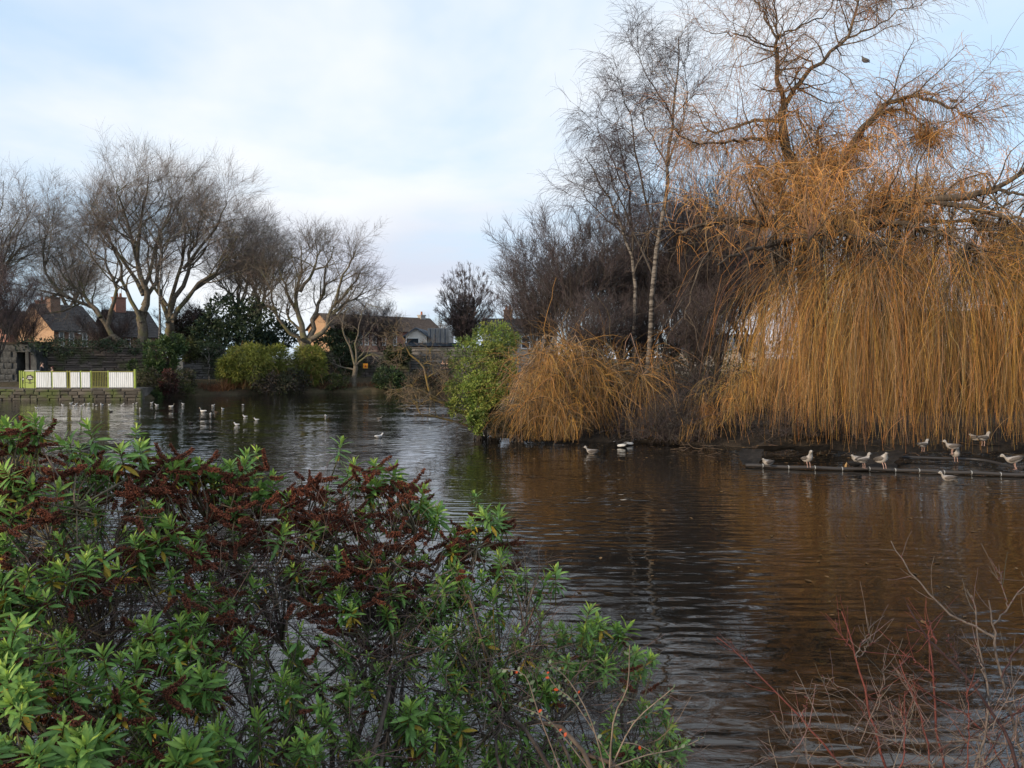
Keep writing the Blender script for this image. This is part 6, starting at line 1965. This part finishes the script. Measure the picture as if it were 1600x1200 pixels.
# ------------------------------------------------------------------ bare red and grey shrub in the lower right corner
bs = [  # polyline, radius, tint
    ([(1345, 1240), (1290, 1165), (1245, 1115), (1180, 1050), (1120, 995)], .0045, 'r'), ([(1180, 1050), (1163, 1025), (1143, 1003)], .002, 'k'), ([(1253, 1128), (1258, 1100), (1260, 1085)], .002, 'r'),
    ([(1395, 1260), (1372, 1150), (1352, 1085), (1333, 1020), (1315, 955)], .005, 'r'), ([(1336, 1025), (1350, 1000), (1362, 978)], .002, 'g'), ([(1338, 1028), (1355, 1015), (1373, 1001)], .002, 'g'), ([(1350, 1080), (1362, 1090), (1380, 1100), (1405, 1135)], .0022, 'r'), ([(1330, 1010), (1316, 995), (1305, 975)], .0018, 'r'), ([(1370, 1110), (1378, 1060), (1383, 1015)], .0018, 'g'),
    ([(1600, 1260), (1580, 1160), (1545, 1105), (1500, 1050), (1460, 1005), (1417, 945)], .0065, 'k'), ([(1462, 1005), (1456, 985), (1450, 972)], .003, 'r'), ([(1500, 1050), (1490, 1020), (1478, 990)], .003, 'k'),
    ([(1610, 1240), (1585, 1130), (1560, 1040), (1552, 985), (1545, 938)], .006, 'g'), ([(1553, 995), (1520, 978), (1480, 955), (1440, 915), (1412, 880), (1392, 845)], .004, 'g'), ([(1552, 975), (1575, 950), (1600, 910), (1620, 880)], .003, 'g'), ([(1575, 950), (1565, 915), (1557, 885)], .0016, 'g'), ([(1565, 1060), (1600, 1000), (1625, 960)], .003, 'k'),
    ([(1490, 1250), (1465, 1150), (1458, 1060), (1450, 1000), (1455, 972)], .0045, 'r'), ([(1460, 1060), (1440, 1040), (1412, 1020)], .002, 'r'), ([(1462, 1075), (1430, 1056), (1395, 1055)], .0022, 'g'), ([(1508, 1250), (1535, 1160), (1545, 1085), (1530, 1000), (1518, 930)], .005, 'g'), ([(1540, 1060), (1530, 1030), (1523, 1010)], .003, 'g'),
    ([(1420, 1250), (1385, 1160), (1355, 1105), (1320, 1075), (1282, 1058)], .003, 'g'), ([(1355, 1190), (1320, 1165), (1290, 1080), (1285, 1055)], .0022, 'g'), ([(1300, 1230), (1255, 1180), (1220, 1130), (1205, 1112)], .002, 'g'), ([(1350, 1200), (1280, 1180), (1220, 1182), (1185, 1187)], .0022, 'g'),
    ([(1620, 1180), (1570, 1160), (1510, 1155), (1440, 1160), (1400, 1150), (1320, 1140)], .004, 'g'), ([(1600, 1110), (1570, 1120), (1520, 1150), (1490, 1190)], .003, 'k'), ([(1480, 1230), (1440, 1180), (1400, 1160), (1365, 1145)], .003, 'g'), ([(1570, 1200), (1540, 1150), (1500, 1110), (1460, 1090), (1420, 1060)], .003, 'r'),
    ([(1455, 1240), (1450, 1170), (1432, 1100), (1412, 1055), (1405, 1030)], .003, 'r'), ([(1590, 1230), (1610, 1150), (1620, 1080)], .004, 'k'), ([(1530, 1240), (1545, 1180), (1580, 1120), (1610, 1090)], .003, 'r'), ([(1400, 1240), (1412, 1180), (1412, 1130), (1414, 1080)], .0025, 'r'), ([(1510, 1220), (1514, 1130), (1512, 1075)], .002, 'r')]
TC = {'r': (.17, .05, .04), 'g': (.14, .115, .10), 'k': (.055, .028, .028)}
rb = at(1500, 1300, 2.3); rb[2] = .9; rb[1] = 2.45
bsh = empty('bare_shrub', rb, 0, 'bare shrub of thin red and grey twigs in the lower right corner over the water', 'shrub')
for k, (p, r, c) in enumerate(bs):
    Y0 = 2.35 + RNG.uniform(-.15, .2)
    q = cr(np.array([at(x, y, Y0 + .03 * i) for i, (x, y) in enumerate(p)]), 12)
    q[1:-1] += RNG.normal(0, .0035, (10, 3))
    a = Acc().tubes((q - rb)[None], np.linspace(r, r * .38, 12)[None], 5, np.array([TC[c]]))
    S, D, rr, t, ix = kids(q[None], np.linspace(r, r * .38, 12)[None], 7, .15, .97, 25, 60)
    P2, R2 = grow(S, D, RNG.uniform(.025, .14, 7), .0011, 5, .1, (0, 0, .06), .6)
    a.tubes(P2 - rb, R2, 3, vcol(7, TC[c if RNG.uniform() < .6 else 'g'], .2))
    nb_ = 14      # buds
    S, D, rr, t, ix = kids(q[None], np.linspace(r, r * .38, 12)[None], nb_, .1, .99, 30, 55)
    Pb_, Rb_ = grow(S, D, RNG.uniform(.005, .010, nb_), .0016, 3, .05, (0, 0, .05), .3)
    Rb_[:, 1] = .0019
    a.tubes(Pb_ - rb, Rb_, 4, vcol(nb_, (.10, .035, .03), .3))
    a.build('twig_stem', M_twig_near, bsh, True)
    if p[0][1] > 1200:   # carry the stem down to the root
        Acc().tubes(cr(np.array([rb - rb + RNG.normal(0, .03, 3) * (1, 1, 0), (q[0] - rb) * .5 + (0, 0, -.05), q[0] - rb]), 6)[None], np.full((1, 6), r), 5, np.array([TC[c]])).build('twig_stem', M_twig_near, bsh, True)
S = np.array([at(RNG.uniform(1180, 1640), RNG.uniform(1130, 1260), RNG.uniform(2.3, 2.6)) for _ in range(150)])
D = np.stack([RNG.normal(0, .7, 150), RNG.normal(0, .3, 150), RNG.uniform(.2, 1, 150)], 1)
keep = RNG.uniform(0, 1, 150) < np.clip((S[:, 0] - at(1180, 1200, 2.4)[0]) / .7, .1, 1)
P2, R2 = grow(S[keep], D[keep], RNG.uniform(.08, .3, keep.sum()), .0016, 7, .13, (0, 0, .03), .5)
a = Acc().tubes(P2 - rb, R2, 4, vcol(len(P2), (.15, .115, .10), .35))
S, D, rr, t, ix = kids(P2, R2, 4, .2, .95, 25, 65)
P3, R3 = grow(S, D, RNG.uniform(.03, .1, len(S)), .001, 5, .12, (0, 0, .03), .6)
a.tubes(P3 - rb, R3, 3, vcol(len(P3), (.17, .12, .10), .35)).build('fine_twigs', M_twig_near, bsh, kind='stuff')
